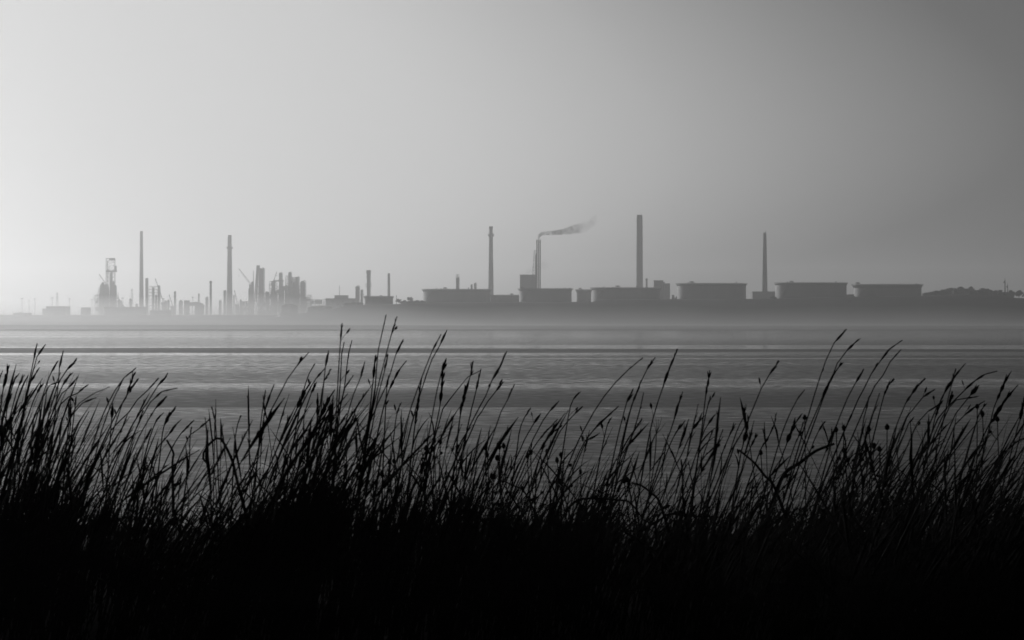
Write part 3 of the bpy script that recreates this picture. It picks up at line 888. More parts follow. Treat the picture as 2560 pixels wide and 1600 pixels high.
# ------------------------------------------------------------------ smoke
def smoke(name, label, path, Y, density, col, fade):
    pts = [(px2x(p, Y), Y+random.uniform(-2, 2), py2z(q, Y)) for p, q, _ in path]
    rad = [r*Y/F for _, _, r in path]
    b = pts[0]
    mb = MB().tube([(p[0]-b[0], p[1]-b[1], p[2]-b[2]) for p in pts], rad, 14)
    m, t, pv = volume_mat(name+"_air", density, col, 0.35)
    tc = t.nodes.new("ShaderNodeTexCoord")
    nz = t.nodes.new("ShaderNodeTexNoise"); nz.inputs['Scale'].default_value = 0.17; nz.inputs['Detail'].default_value = 5; nz.inputs['Roughness'].default_value = 0.55; nz.inputs['Distortion'].default_value = 0.3
    mr = t.nodes.new("ShaderNodeMapRange"); mr.inputs['From Min'].default_value = 0.31; mr.inputs['From Max'].default_value = 0.72
    sp = t.nodes.new("ShaderNodeSeparateXYZ")
    fr = t.nodes.new("ShaderNodeMapRange"); fr.inputs['From Min'].default_value = 0; fr.inputs['From Max'].default_value = fade
    fr.inputs['To Min'].default_value = density; fr.inputs['To Max'].default_value = density*0.06
    mu = t.nodes.new("ShaderNodeMath"); mu.operation = 'MULTIPLY'
    t.links.new(tc.outputs['Object'], nz.inputs['Vector']); t.links.new(tc.outputs['Object'], sp.inputs['Vector'])
    t.links.new(nz.outputs['Fac'], mr.inputs['Value']); t.links.new(sp.outputs['X'], fr.inputs['Value'])
    t.links.new(mr.outputs['Result'], mu.inputs[0]); t.links.new(fr.outputs['Result'], mu.inputs[1])
    t.links.new(mu.outputs[0], pv.inputs['Density'])
    o = link_mesh(name, mb.v, mb.f, m, None, b, outward=True)
    tag(o, label, "smoke")
smoke("smoke_plume", "grey smoke trail bending right from the flue cluster top",
      [(1346.4, 599.5, 2.2), (1347, 593, 3.2), (1349.5, 588, 4.5), (1355, 584.5, 5.0), (1366, 583, 5.2), (1384, 582, 6), (1402, 580.5, 7.5), (1420, 577, 10), (1444, 572, 13), (1464, 566, 14), (1478, 556, 12), (1485, 546, 9), (1490, 536, 3)],
      3640, 0.7, 0.20, 56)
smoke("steam_drift", "faint drifting steam behind the boiler house and flue cluster",
      [(1306, 686, 1.5), (1318, 680, 5), (1335, 672, 8), (1352, 664, 10), (1366, 662, 10), (1378, 666, 6), (1384, 668, 2)], 3700, 0.07, 0.5, 60)

smoke("steam_puff", "tiny bright puff of steam on the misty shore below the column cluster",
      [(687, 792.5, 0.3), (690, 791.5, 1.4), (694, 790.5, 2.2), (698, 789.6, 2.4), (700.5, 789.4, 1.6), (702, 789.5, 0.3)], 2850, 0.6, 0.99, 60)

# ------------------------------------------------------------------ birds
def bird(label, px, py, Y, span):
    x = px2x(px, Y); z = py2z(py, Y)
    t = thing("bird", label, "bird", (x, Y, z))
    s = span/2
    obj("body", MB().tube([(-0.22, -0.3, 0), (0, 0, 0.02), (0.1, 0.25, 0.02), (0.12, 0.42, 0.05)], [0.02, 0.13, 0.11, 0.03], 8), M_BIRD, t)
    for sg in (-1, 1):
        w = MB()
        w.v += [(sg*0.08, 0.15, 0.06), (sg*0.08, -0.15, 0.04), (sg*s*0.5, -0.08, s*0.32), (sg*s*0.5, 0.18, s*0.34), (sg*s, -0.18, s*0.15), (sg*s*0.55, 0.0, s*0.36)]
        w.f += [(0, 1, 2, 3), (3, 2, 4)]
        w.v += [(a, b, c+0.03) for a, b, c in w.v[:5]]
        w.f += [(9, 8, 7, 6), (10, 8, 9)]
        obj("wing", w, M_BIRD, t)
bird("tiny dark bird low over the bright water right of centre", 1830, 838, 900, 0.95)
bird("tiny dark bird against the embankment between last two big tanks", 2125, 752.5, 1100, 0.9)

# ------------------------------------------------------------------ foreground grass: traced stalks
ZA = 4.652
def cv(ox, oy, pts, z=ZA): return [(ox + x/z, oy + y/z) for x, y in pts]
# each entry: points from low to tip, head start index, head width (photo px), kind
TR = []
def add(ox, oy, rows):
    for r in rows:
        pts, h, w = r[0], r[1], r[2]
        TR.append((cv(ox, oy, pts), h, w))
add(0, 820, [
 ([(0,1000),(35,720),(70,580),(100,440)],1,14), ([(40,1050),(110,800),(150,660),(188,555)],1,12), ([(150,900),(210,700),(240,610),(283,542)],1,11),
 ([(190,900),(250,700),(285,620),(325,555)],1,10), ([(300,800),(340,620),(375,450),(430,180)],2,9), ([(310,800),(370,560),(420,360),(470,260),(530,190)],2,8),
 ([(320,760),(360,620),(400,520),(440,490)],1,12), ([(370,900),(420,780),(455,720),(480,660)],1,9), ([(480,850),(560,600),(610,490),(672,385)],1,9),
 ([(660,800),(685,580),(690,480),(700,390),(735,270)],1,10), ([(600,900),(680,650),(740,540),(800,460),(888,372)],2,12), ([(640,900),(720,690),(770,600),(820,525)],1,12),
 ([(660,880),(770,730),(840,650),(910,562)],1,10), ([(700,900),(800,800),(900,760),(1005,668)],2,11), ([(500,800),(590,660),(650,630),(700,620)],1,8),
 ([(770,1180),(860,960),(950,850),(1120,745),(1280,683)],0,0), ([(760,1180),(850,1000),(920,890),(1040,850),(1115,810)],3,8), ([(860,1300),(950,1120),(1035,970)],0,0),
 ([(1080,1350),(1200,1000),(1330,740),(1440,580),(1500,515),(1580,468)],3,9), ([(1130,1400),(1220,1080),(1330,800),(1390,690),(1440,580)],2,11),
 ([(1280,1300),(1290,1170),(1300,1050),(1312,885)],1,13), ([(1310,1080),(1430,870),(1480,780),(1520,640),(1570,510)],1,13), ([(1380,1000),(1430,870),(1490,750),(1540,660),(1610,590)],2,9),
 ([(1290,1180),(1440,1060),(1600,830),(1720,720),(1770,660),(1830,600)],3,10), ([(1500,1200),(1740,830),(1800,720),(1860,640),(1940,560)],3,10),
 ([(1440,1500),(1580,1180),(1700,940),(1790,810),(1870,745),(1950,715),(2065,697)],2,9), ([(1600,1300),(1740,1050),(1830,900),(1880,850),(1935,800)],2,12),
 ([(1620,1450),(1680,1330),(1740,1200),(1765,1160)],1,9), ([(1540,1300),(1620,1080),(1660,965)],1,9), ([(1870,1400),(1900,1165),(1950,1050),(2030,930)],1,13),
 ([(1800,1450),(1930,1280),(2000,1190),(2075,1090)],1,10), ([(1950,1500),(2080,1260),(2180,1150),(2260,1068)],1,9), ([(2190,1600),(2205,1500),(2208,1300),(2225,1150)],2,6),
 ([(1720,1350),(1750,1250),(1820,1070),(1880,1005)],2,9), ([(780,1300),(800,1100),(800,830)],1,8), ([(850,1100),(870,950),(885,800)],1,6), ([(60,1150),(90,900),(140,760)],1,9),
])
add(480, 780, [
 ([(-60,1500),(90,1350),(160,1290),(215,1240)],1,10), ([(285,1500),(275,1320),(255,1190),(230,1100)],2,7), ([(490,1600),(495,1510),(515,1380),(540,1270),(567,1205)],2,7),
 ([(780,1500),(800,1300),(825,1100),(855,905)],2,8), ([(800,1450),(850,1150),(880,1040),(950,850)],1,9), ([(820,1420),(900,1180),(1050,900),(1130,740),(1200,650),(1360,468)],4,9),
 ([(1030,1500),(1150,1270),(1250,1060),(1290,960),(1360,840)],1,16), ([(1200,1450),(1300,1200),(1380,960),(1440,830)],2,13), ([(1270,1050),(1320,830),(1360,720),(1390,670),(1430,600)],2,7),
 ([(1290,1050),(1400,850),(1470,730),(1550,650)],1,9), ([(1500,1150),(1540,760),(1555,600),(1590,445)],2,9), ([(1480,1150),(1540,780),(1570,720),(1620,660)],1,9),
 ([(1460,1300),(1490,1240),(1580,1050),(1620,950),(1660,905)],1,15), ([(1410,1500),(1450,1300),(1460,1100),(1460,940)],1,12), ([(1680,1150),(1700,750),(1720,420),(1735,260),(1745,130)],2,7),
 ([(1650,1400),(1760,950),(1800,640),(1830,440),(1860,330)],2,6), ([(1700,1150),(1725,800),(1745,440),(1770,350)],2,5), ([(1710,1250),(1740,1020),(1810,800),(1875,735)],1,8),
 ([(1820,1150),(1860,1000),(1940,830),(1980,670),(2010,575)],2,8), ([(1640,1250),(1700,1080),(1760,1000),(1810,950)],1,12), ([(2030,1400),(2060,1200),(2100,850),(2120,640),(2130,510)],2,13),
 ([(2000,1500),(2120,950),(2160,480),(2220,200),(2258,30)],3,7), ([(2080,1250),(2180,800),(2260,480),(2330,220),(2385,50)],2,8), ([(2120,1200),(2200,830),(2240,680),(2280,490)],1,10),
 ([(1540,1450),(1570,1350),(1600,1150),(1610,1100)],1,15), ([(1700,1500),(1800,1380),(1910,1245)],1,10), ([(1640,1500),(1700,1350),(1800,1180)],1,8),
])
add(820, 760, [
 ([(560,1200),(700,900),(760,650),(820,540),(875,412)],3,8), ([(600,1400),(680,1080),(760,900),(810,790),(912,660)],1,10), ([(670,1200),(680,1010),(700,850)],1,8),
 ([(880,1500),(1000,1100),(1090,860),(1180,610),(1240,500),(1315,350)],3,9), ([(960,1450),(1080,1020),(1210,640),(1290,500),(1385,300)],3,8),
 ([(1000,1500),(1040,1200),(1070,1000),(1090,850)],0,11), ([(770,1500),(800,1280),(840,1155)],1,9), ([(1220,1250),(1280,950),(1320,800),(1365,660)],1,20),
 ([(1250,1450),(1300,1200),(1320,1000),(1340,800)],1,14), ([(1520,1450),(1560,1150),(1640,900),(1690,660)],0,12), ([(1640,1350),(1700,1100),(1740,920),(1780,750)],1,10),
 ([(1300,1350),(1350,1200),(1480,1030),(1580,900),(1660,820),(1780,770)],0,0), ([(1680,1350),(1800,1150),(1890,920),(1980,770),(2080,550)],2,11),
 ([(1700,1400),(1740,1330),(1860,1130),(1940,1030),(2040,905)],2,9), ([(1960,1400),(2020,1240),(2090,1110),(2170,930)],1,10), ([(1500,1600),(1530,1350),(1580,1080),(1600,950)],1,14),
])
add(1280, 820, [
 ([(30,1600),(60,1400),(90,1180),(150,1030),(210,945)],3,9), ([(100,1400),(200,1200),(260,1100),(330,1000)],1,10), ([(260,1260),(400,1030),(470,920),(545,850)],1,8),
 ([(230,1420),(290,1330),(400,1200),(530,1060)],1,9), ([(360,1400),(400,1300),(480,1210),(580,1140)],1,9), ([(430,1500),(560,1200),(680,1050),(820,910)],2,10),
 ([(580,1500),(660,1000),(700,850),(740,810),(775,750)],2,10), ([(690,1500),(870,1120),(1000,900),(1150,690),(1280,560),(1400,440),(1520,345)],4,10),
 ([(780,1450),(860,1300),(1000,1130),(1130,1010),(1240,905)],1,11), ([(760,1550),(880,1300),(940,1270),(1000,1240)],1,10), ([(1200,1400),(1310,950),(1350,820),(1390,755)],1,15),
 ([(1240,1500),(1360,1000),(1450,740),(1540,540),(1600,430),(1665,340)],3,10), ([(1260,1500),(1360,1020),(1430,800),(1490,650)],1,11), ([(1310,1500),(1430,1150),(1500,900),(1530,750)],1,6),
 ([(1550,1500),(1640,1050),(1740,730),(1830,470),(1930,240)],2,12), ([(1740,1480),(1860,1150),(1930,900),(1985,740)],1,11), ([(1800,1450),(1900,1230),(2000,1100)],1,10),
 ([(2165,1480),(2210,1150),(2250,800),(2280,640),(2300,490)],2,12), ([(1900,1600),(1960,1500),(2100,1180),(2200,1050)],2,14), ([(2200,1550),(2250,1480),(2300,1430),(2340,1400)],1,10),
 ([(1030,1480),(1110,1120),(1150,1050)],1,8), ([(2200,1300),(2260,1150),(2320,1080),(2355,1010)],1,10), ([(2220,1180),(2270,930),(2310,800)],1,9),
 ([(1290,1500),(1370,1330),(1450,1100)],0,6),
])
add(1700, 800, [
 ([(600,1500),(640,1450),(800,1150),(900,900),(980,720),(1050,620),(1155,475)],4,11), ([(700,1600),(720,1500),(760,1350),(800,1150)],1,15), ([(1130,1500),(1230,1200),(1330,980),(1400,870),(1450,810)],2,7),
 ([(1180,1600),(1220,1500),(1290,1300),(1370,1150)],1,17), ([(1430,1300),(1480,1150),(1590,780),(1700,460),(1790,270),(1940,105)],4,8), ([(1430,1450),(1600,1030),(1740,720),(1840,540),(1880,500)],1,13),
 ([(1650,950),(1780,640),(1840,480),(1930,370),(2000,280),(2075,225)],2,11), ([(1780,1350),(1810,1250),(1950,900),(2060,700),(2135,580)],2,12), ([(280,1550),(310,1460),(380,1290)],1,8),
 ([(400,1550),(420,1480),(500,1270)],1,8), ([(490,1550),(530,1450),(620,1240)],1,11), ([(790,1550),(820,1480),(890,1340)],1,11), ([(920,1550),(950,1480),(1020,1380),(1100,1200),(1115,1090)],1,8),
 ([(1560,1400),(1590,1330),(1680,1180)],1,9), ([(590,1500),(700,1200),(770,1080)],0,6), ([(1300,1550),(1390,1330),(1440,1180)],0,9), ([(1880,1350),(1960,1180),(2040,1000)],0,8),
])
add(2040, 820, [
 ([(460,900),(560,700),(650,520),(720,420),(800,320),(870,230),(1005,140)],3,8), ([(600,850),(700,650),(800,520),(870,380),(990,250)],3,8), ([(540,1150),(560,1050),(610,830),(620,800)],1,10),
 ([(650,1350),(690,1180),(780,820),(840,660),(910,590)],2,11), ([(850,1400),(900,1230),(1030,900),(1110,770),(1200,650),(1270,580)],2,12), ([(1000,1150),(1090,1000),(1220,830),(1290,760),(1385,710)],2,10),
 ([(1350,1050),(1400,950),(1500,740),(1600,580),(1720,430)],1,12), ([(1540,800),(1560,720),(1600,560),(1625,470)],1,10), ([(1420,1050),(1500,950),(1650,800),(1850,610),(1960,540),(2110,500)],2,9),
 ([(1600,1050),(1700,900),(1830,740),(1890,670)],1,16), ([(1560,900),(1650,840),(1780,810),(1865,800)],1,9), ([(1620,1120),(1700,1040),(1830,930),(1960,850)],1,11),
 ([(2040,1050),(2080,900),(2140,760),(2190,640),(2235,550)],1,14), ([(1950,1250),(2000,1150),(2160,900),(2280,740),(2350,660)],1,15), ([(2320,1250),(2370,1080),(2400,930),(2430,810)],1,13),
 ([(1180,1100),(1240,1030),(1380,900),(1470,870)],1,15), ([(2120,1500),(2200,1440),(2350,1310),(2440,1270)],1,9), ([(1460,1050),(1530,930),(1590,740)],1,12), ([(1360,1150),(1400,1000),(1450,880)],0,12),
 ([(1850,1150),(1900,1000),(1960,900)],1,10), ([(2330,1420),(2400,1180),(2450,1000)],1,10), ([(1020,1250),(1090,1100),(1130,1050)],0,8),
])

def smooth_path(P, n):
    P = [np.array(p, float) for p in P]
    Q = [2*P[0]-P[1]] + P + [2*P[-1]-P[-2]]
    seg = [np.linalg.norm(P[i+1]-P[i]) for i in range(len(P)-1)]
    tot = sum(seg); out = []; par = []
    for k in range(n):
        d = tot*k/(n-1); i = 0
        while i < len(seg)-1 and d > seg[i]: d -= seg[i]; i += 1
        u = min(1, d/seg[i]) if seg[i] > 0 else 0
        a, b, c, e = Q[i], Q[i+1], Q[i+2], Q[i+3]
        out.append(0.5*((2*b)+(-a+c)*u+(2*a-5*b+4*c-e)*u*u+(-a+3*b-3*c+e)*u**3))
        par.append(i+u)
    return out, par

LAND = [(20, "left picture edge"), (85, "first faint lamp masts"), (140, "leftmost flat roofed block"), (214, "small squat tank"), (275, "lattice tower"), (354, "slim left chimney"), (400, "scaffolded columns"), (450, "lone column by the loading shed"),
        (490, "loading shed"), (527, "thin dark stack"), (575, "ringed chimney"), (654, "fattest column"), (700, "pointed column"), (725, "round topped column"), (755, "rightmost cluster column"), (795, "pipe rack"), (850, "two tier block"), (893, "round topped column by the block"),
        (921, "balconied distillation column"), (972, "plain thin stack"), (1020, "wind bent tree"), (1075, "first big tank's left edge"), (1144, "flare stack"), (1188, "two faint vessels"), (1228, "capped chimney"), (1290, "gap left of second big tank"), (1346, "smoking flues"), (1400, "second big tank's right part"),
        (1458, "small squeezed tank"), (1530, "third big tank's left part"), (1600, "broadest chimney"), (1660, "stepped building"), (1725, "fourth big tank's left part"), (1780, "fourth big tank's middle"), (1840, "fourth big tank's right part"), (1912, "tapered right chimney"), (1970, "fifth big tank's left part"),
        (2030, "fifth big tank's middle"), (2090, "fifth big tank's right part"), (2150, "last big tank's left edge"), (2215, "last big tank's middle"), (2290, "last big tank's right edge"), (2350, "rising left part of wooded ridge"), (2402, "highest ridge tree"), (2457, "broad domed ridge tree"), (2513, "lattice mast"), (2552, "right picture edge")]
ORD = ["tallest", "second tallest", "third tallest", "fourth tallest", "fifth tallest", "sixth tallest", "seventh tallest", "eighth tallest", "ninth tallest", "tenth tallest", "eleventh tallest", "twelfth tallest"]
def landmark(px): return min(LAND, key=lambda q: abs(q[0]-px))[1]

def ground_row(Y):   # photo row where the bank lies at depth Y
    return HOR + (EYE-ground(0, Y))*F/Y

def spindle(mb, p, q, r, rr, n=6, m=5):
    pts = []; rad = []
    for i in range(m):
        u = i/(m-1)
        pts.append(tuple(Vector(p).lerp(Vector(q), u)))
        rad.append(r*(0.15+0.85*math.sin(math.pi*min(1, 0.12+u*0.86))**0.8)*(1+rr.uniform(-.15, .15)))
    mb.tube(pts, rad, n)

G_S = "tall grass stalks on the near bank"
def make_stalk(pts, h, w, idx):
    rr = random.Random(1000+idx)
    Y = rr.uniform(10.2, 13.0)
    p0, p1 = pts[0], pts[1]
    lean = max(-0.25, min(0.5, (p1[0]-p0[0])/max(1, p0[1]-p1[1])))
    gy = ground_row(Y)+6
    ext = []
    if gy > p0[1]+20:
        d = gy-p0[1]
        ext = [(p0[0]-lean*d*0.62, gy), (p0[0]-lean*d*0.45*0.9, p0[1]+d*0.5)]
    full = ext+list(pts)
    path, par = smooth_path(full, 18)
    dY = rr.uniform(-0.25, 0.25)
    W = []
    for k, p in enumerate(path):
        y = Y+dY*(k/17)**2
        W.append(Vector((px2x(p[0], y), y, py2z(p[1], y))))
    b = W[0].copy()
    W = [q-b for q in W]
    S = Y/F
    t = thing("grass_stalk", "", "grass stalk", b, G_S)
    hs = h+len(ext)
    if w == 0:            # a bare bent blade
        rad = [lerp(3.4, 1.0, (k/17)**1.2)*S for k in range(18)]
        obj("stem", MB().tube([tuple(q) for q in W], rad, 5), M_STALK, t)
    else:
        rad = [lerp(2.7, 1.3, k/17)*S for k in range(18)]
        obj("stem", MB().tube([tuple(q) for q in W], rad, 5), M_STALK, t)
        idxs = [k for k in range(18) if par[k] >= hs-1e-6]
        if len(idxs) < 2: idxs = [16, 17]
        # seed head: bumpy spindle plus spikelets pressed along it
        fine = []
        for k in range(idxs[0], 17):
            for u in (0, 0.34, 0.67): fine.append(W[k].lerp(W[k+1], u))
        fine.append(W[17])
        n = len(fine); hr = []
        ph = rr.uniform(0, 6)
        for i in range(n):
            u = i/(n-1)
            env = min(1, 0.22+u*3.0)*(1-u)**0.55 if u < 1 else 0.05
            hr.append(max(0.6, w*0.49*env*(0.75+0.32*math.sin(u*17+ph)+0.18*math.sin(u*41+ph*2)))*S)
        mb = MB().tube([tuple(q) for q in fine], hr, 6)
        for q in range(int(4+n*0.45)):
            i = rr.randrange(0, n-1)
            d = (fine[min(i+1, n-1)]-fine[max(i-1, 0)]).normalized()
            side = Vector((rr.uniform(-1, 1), rr.uniform(-0.6, 0.6), rr.uniform(-0.3, 0.3)))
            l = rr.uniform(0.9, 1.9)*w*S
            st = fine[i]; dirv = (d+side*0.27).normalized()
            spindle(mb, st, st+dirv*l, w*0.15*S, rr, 5, 4)
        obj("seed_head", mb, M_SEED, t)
        if rr.random() < 0.34:       # a loose side spikelet on its own thread
            i = max(1, idxs[0]-rr.randint(0, 2))
            st = W[i]; side = Vector((rr.choice((-0.3, 0.6, 0.9)), rr.uniform(-.4, .4), rr.uniform(0.9, 1.7)))
            e = st+side.normalized()*rr.uniform(12, 26)*S
            sb = MB().tube([tuple(st), tuple(st.lerp(e, 0.5)+Vector((0, 0, 2*S))), tuple(e)], 0.7*S, 4)
            spindle(sb, e, e+side.normalized()*rr.uniform(9, 17)*S, rr.uniform(2.0, 3.4)*S, rr, 5, 5)
            obj("spikelet", sb, M_SEED, t)
    if rr.random() < 0.6:
        k = rr.randint(6, 11); st = W[k]
        d = (W[k+1]-W[k]).normalized()
        L = rr.uniform(45, 110)*S
        sx = rr.choice((-0.35, 0.4, 0.6))
        a = st+d*L*0.5+Vector((sx*L*0.3, 0, 0)); e = st+d*L*0.85+Vector((sx*L*0.9, rr.uniform(-.1, .1)*L, -0.1*L))
        lf = MB(); P_ = [st.lerp(a, u).lerp(a.lerp(e, u), u) for u in (0, .2, .4, .6, .8, 1)]
        lf.tube([tuple(q) for q in P_], [2.2*S, 2.6*S, 2.4*S, 1.8*S, 1.2*S, 0.5*S], 4)
        obj("leaf", lf, M_STALK, t)
    return t, pts[-1], w

made = [make_stalk(p, h, w, i) for i, (p, h, w) in enumerate(TR)]
bins = {}
for t, tip, w in made: bins.setdefault(landmark(tip[0]), []).append((tip[1], t, w))
for lm, L in bins.items():
    L.sort(key=lambda q: q[0])
    for k, (y, t, w) in enumerate(L):
        form = "bare bent" if w == 0 else "thick headed" if w >= 13 else "slim headed" if w <= 8 else "seed headed"
        t['label'] = f"{ORD[k] if len(L) > 1 else 'lone prominent'} grass stalk, {form}, below the {lm}"

# ------------------------------------------------------------------ smaller stalks: copies of twelve prototypes
def proto_stalk(k):
    rr = random.Random(300+k)
    H = 1.0
    lean = rr.uniform(0.1, 0.55)
    W = [Vector((lean*u*u*0.55+lean*u*0.35, rr.uniform(-.004, .004), H*u*(1-0.06*u))) for u in [i/13 for i in range(14)]]
    st = MB().tube([tuple(q) for q in W], [lerp(0.0036, 0.0015, i/13) for i in range(14)], 5)
    hd = MB(); h0 = rr.randint(9, 11)
    pts = W[h0:]
    w = rr.uniform(0.004, 0.0075)
    hr = [w*math.sin(math.pi*min(0.97, 0.12+0.85*i/(len(pts)-1)))*(1+rr.uniform(-.3, .3)) for i in range(len(pts))]
    hd.tube([tuple(q) for q in pts], hr, 6)
    for q in range(7):
        i = rr.randrange(0, len(pts)-1); d = (pts[i+1]-pts[i]).normalized()
        e = pts[i]+(d+Vector((rr.uniform(-.4, .5), rr.uniform(-.3, .3), 0))).normalized()*rr.uniform(0.02, 0.045)
        spindle(hd, pts[i], e, w*0.32, rr, 5, 4)
    lf = MB(); a = W[rr.randint(3, 6)]
    sx = rr.choice((-1, 1, 1))
    L = [a+Vector((sx*0.12*u*(0.4+u)*1.6, 0, 0.24*u-0.1*u*u)) for u in (0, .25, .5, .75, 1)]
    lf.tube([tuple(q) for q in L], [0.003, 0.004, 0.0035, 0.0022, 0.0008], 4)
    return (("stem", st, M_STALK), ("seed_head", hd, M_SEED), ("leaf", lf, M_STALK))
protos = []
CL = [(-10, 175, 900, 1060, 26, "low plain grass stalk in the thick tuft at the left picture edge"),
      (190, 420, 960, 1120, 22, "low plain grass stalk in the sparse tuft beneath lattice tower and slim chimney"),
      (420, 640, 1060, 1180, 20, "short plain grass stalk in the low gap beneath ringed chimney"),
      (640, 870, 930, 1080, 24, "low plain grass stalk in the dark tuft beneath the column cluster"),
      (870, 1100, 950, 1110, 20, "low plain grass stalk in the tuft beneath low tank and wind bent tree"),
      (1100, 1300, 980, 1120, 16, "low plain grass stalk in the tuft beneath the capped chimney"),
      (1300, 1560, 1020, 1150, 14, "short plain grass stalk beneath second and third big tanks"),
      (1560, 1880, 1030, 1160, 14, "short plain grass stalk beneath broadest chimney and fourth big tank"),
      (1880, 2150, 1000, 1150, 14, "short plain grass stalk beneath the fifth big tank"),
      (2150, 2400, 960, 1120, 18, "low plain grass stalk in the tangle beneath last big tank"),
      (2400, 2575, 980, 1130, 16, "low plain grass stalk in the tangle beneath the wooded ridge")]
for k in range(12):
    protos.append(proto_stalk(k))
first = {}
rs = random.Random(77)
cnt = 0
for x0, x1, y0, y1, n, lab in CL:
    for q in range(n):
        k = cnt % 12; cnt += 1
        Y = rs.uniform(9.8, 13.2)
        ty = rs.uniform(y0, y1)
        tipx = rs.uniform(x0, x1)
        hgt = (ground_row(Y)-ty)/F*Y*rs.uniform(0.98, 1.03)/0.94
        px = tipx - hgt*0.34/Y*F
        x = px2x(px, Y); z = ground(x, Y)-0.01
        if k not in first:
            t = thing("small_grass_stalk", lab, "grass stalk", (x, Y, z), "plain low grass stalks")
            first[k] = [t]+[obj(nm, mb, m_, t) for nm, mb, m_ in protos[k]]
        else:
            src = first[k]
            t = src[0].copy(); C.objects.link(t)
            for ch in src[1:]:
                c = ch.copy(); C.objects.link(c); c.parent = t
            t.location = (x, Y, z); t['label'] = lab
        tilt = rs.gauss(0.0, 0.13)
        t.rotation_euler = (rs.uniform(-.05, .05), tilt, rs.choice((rs.uniform(-0.5, 0.5), rs.uniform(-0.5, 0.5), rs.uniform(1.2, 2.6))))
        t.scale = (hgt, hgt, hgt)

# ------------------------------------------------------------------ dried flower stalks with round pods, brambles, twigs
pods = cv(600, 1040, [(1415,455),(1455,440),(1755,320),(1835,250),(1895,260),(2055,305),(2320,315),(2340,385),(1345,570),(1830,330),(2400,590)], 3.781) + \
       cv(1200, 1040, [(185,310),(225,300),(635,350),(765,385),(480,360),(450,395),(730,435),(950,545),(1200,660),(1365,630),(1395,620),(1410,655),(165,415),(115,595)], 3.781) + \
       cv(1800, 1040, [(675,25),(925,125),(985,110),(1185,120),(1330,105),(985,285),(1225,255),(1270,280),(325,305),(1410,285)], 3.184) + \
       cv(2040, 820, [(1875,930),(1937,1025),(325,1440),(740,1430),(2110,1080)])
pbins = {}
for i, (px, py) in enumerate(pods):
    rr = random.Random(5000+i)
    Y = rr.uniform(10.0, 12.6); S = Y/F
    gy = ground_row(Y)+6
    x0 = px+rr.uniform(-25, 60)
    pts = [(x0, gy), (lerp(x0, px, 0.35)+rr.uniform(-6, 6), lerp(gy, py, 0.4)), (lerp(x0, px, 0.85)+rr.uniform(-4, 4), lerp(gy, py, 0.8)), (px, py)]
    path, _ = smooth_path(pts, 12)
    W = [Vector((px2x(p[0], Y), Y, py2z(p[1], Y))) for p in path]; b = W[0].copy(); W = [q-b for q in W]
    t = thing("flower_stalk", "", "dried flower", b, "dried flower stalks in the grass")
    obj("stem", MB().tube([tuple(q) for q in W], [lerp(2.2, 1.3, k/11)*S for k in range(12)], 5), M_STALK, t)
    e = W[-1]; d = (W[-1]-W[-2]).normalized()
    mb = MB(); spindle(mb, e-d*2*S, e+d*rr.uniform(10, 14)*S, rr.uniform(4.6, 6.2)*S, rr, 8, 6)
    obj("seed_pod", mb, M_SEED, t)
    for q in range(rr.randint(0, 2)):
        k = rr.randint(7, 10); s0 = W[k]; e2 = s0+Vector((rr.choice((-1, 1))*rr.uniform(10, 22)*S, 0, rr.uniform(12, 26)*S))
        br = obj("side_stem", MB().tube([tuple(s0), tuple(s0.lerp(e2, 0.5)+Vector((0, 0, -2*S))), tuple(e2)], 1.1*S, 4), M_STALK, t)
        m2 = MB(); spindle(m2, e2, e2+(e2-s0).normalized()*9*S, 4.2*S, rr, 7, 5)
        obj("seed_pod", m2, M_SEED, br)
    pbins.setdefault(landmark(px), []).append((py, t))
for lm, L in pbins.items():
    L.sort(key=lambda q: q[0])
    for k, (y, t) in enumerate(L):
        t['label'] = f"{'lone' if len(L) == 1 else ORD[k].replace('tallest', 'highest')} round podded flower stalk below the {lm}"

def bramble(label, pts, z, ox, oy, w, thorn=True, name="bramble_stem", cat="bramble"):
    P_ = cv(ox, oy, pts, z)
    rr = random.Random(int(P_[0][0]*3+P_[0][1]))
    Y = rr.uniform(10.4, 11.6); S = Y/F
    path, _ = smooth_path(P_, 26)
    W = [Vector((px2x(p[0], Y), Y, py2z(p[1], Y))) for p in path]; b = W[0].copy(); W = [q-b for q in W]
    t = thing(name, label, cat, b)
    obj("stem", MB().tube([tuple(q) for q in W], [lerp(w*1.25, w*0.7, k/25)*0.5*S for k in range(26)], 6), M_STALK, t)
    if thorn:
        mb = MB()
        for k in range(2, 25, 2):
            n = Vector((rr.uniform(-1, 1), rr.uniform(-.5, .5), rr.uniform(-1, 1))).normalized()
            mb.tube([tuple(W[k]), tuple(W[k]+n*5*S)], [1.2*S, 0.15*S], 4)
        obj("thorn_row", mb, M_STALK, t)
        k = rr.randint(8, 16)
        lf = MB(); spindle(lf, W[k], W[k]+Vector((22, 0, 8))*S, 4.5*S, rr, 5, 5)
        obj("leaf", lf, M_STALK, t)
bramble("thick arching bramble stem looping over below the ringed chimney", [(2400,1150),(2330,800),(2250,500),(2200,290),(2130,130),(2075,55),(2020,75),(1950,150),(1915,235),(1960,300)], 3.78, 0, 1080, 8)
bramble("dark twig slanting up left below the thin dark stack", [(1640,800),(1630,300),(1640,200),(1575,75)], 3.78, 0, 1080, 7)
bramble("low bramble cane bowing flat below the third big tank", [(800,900),(930,795),(1100,780),(1300,795),(1420,820),(1560,1000)], 3.781, 1200, 1040, 6)
bramble("short bramble arch below the stepped building", [(1800,1150),(1700,820),(1620,730),(1530,660),(1430,630)], 3.781, 1200, 1040, 7)
bramble("thin drooping cane below the second big tank", [(560,1000),(420,720),(320,660),(190,600)], 3.781, 1200, 1040, 5)
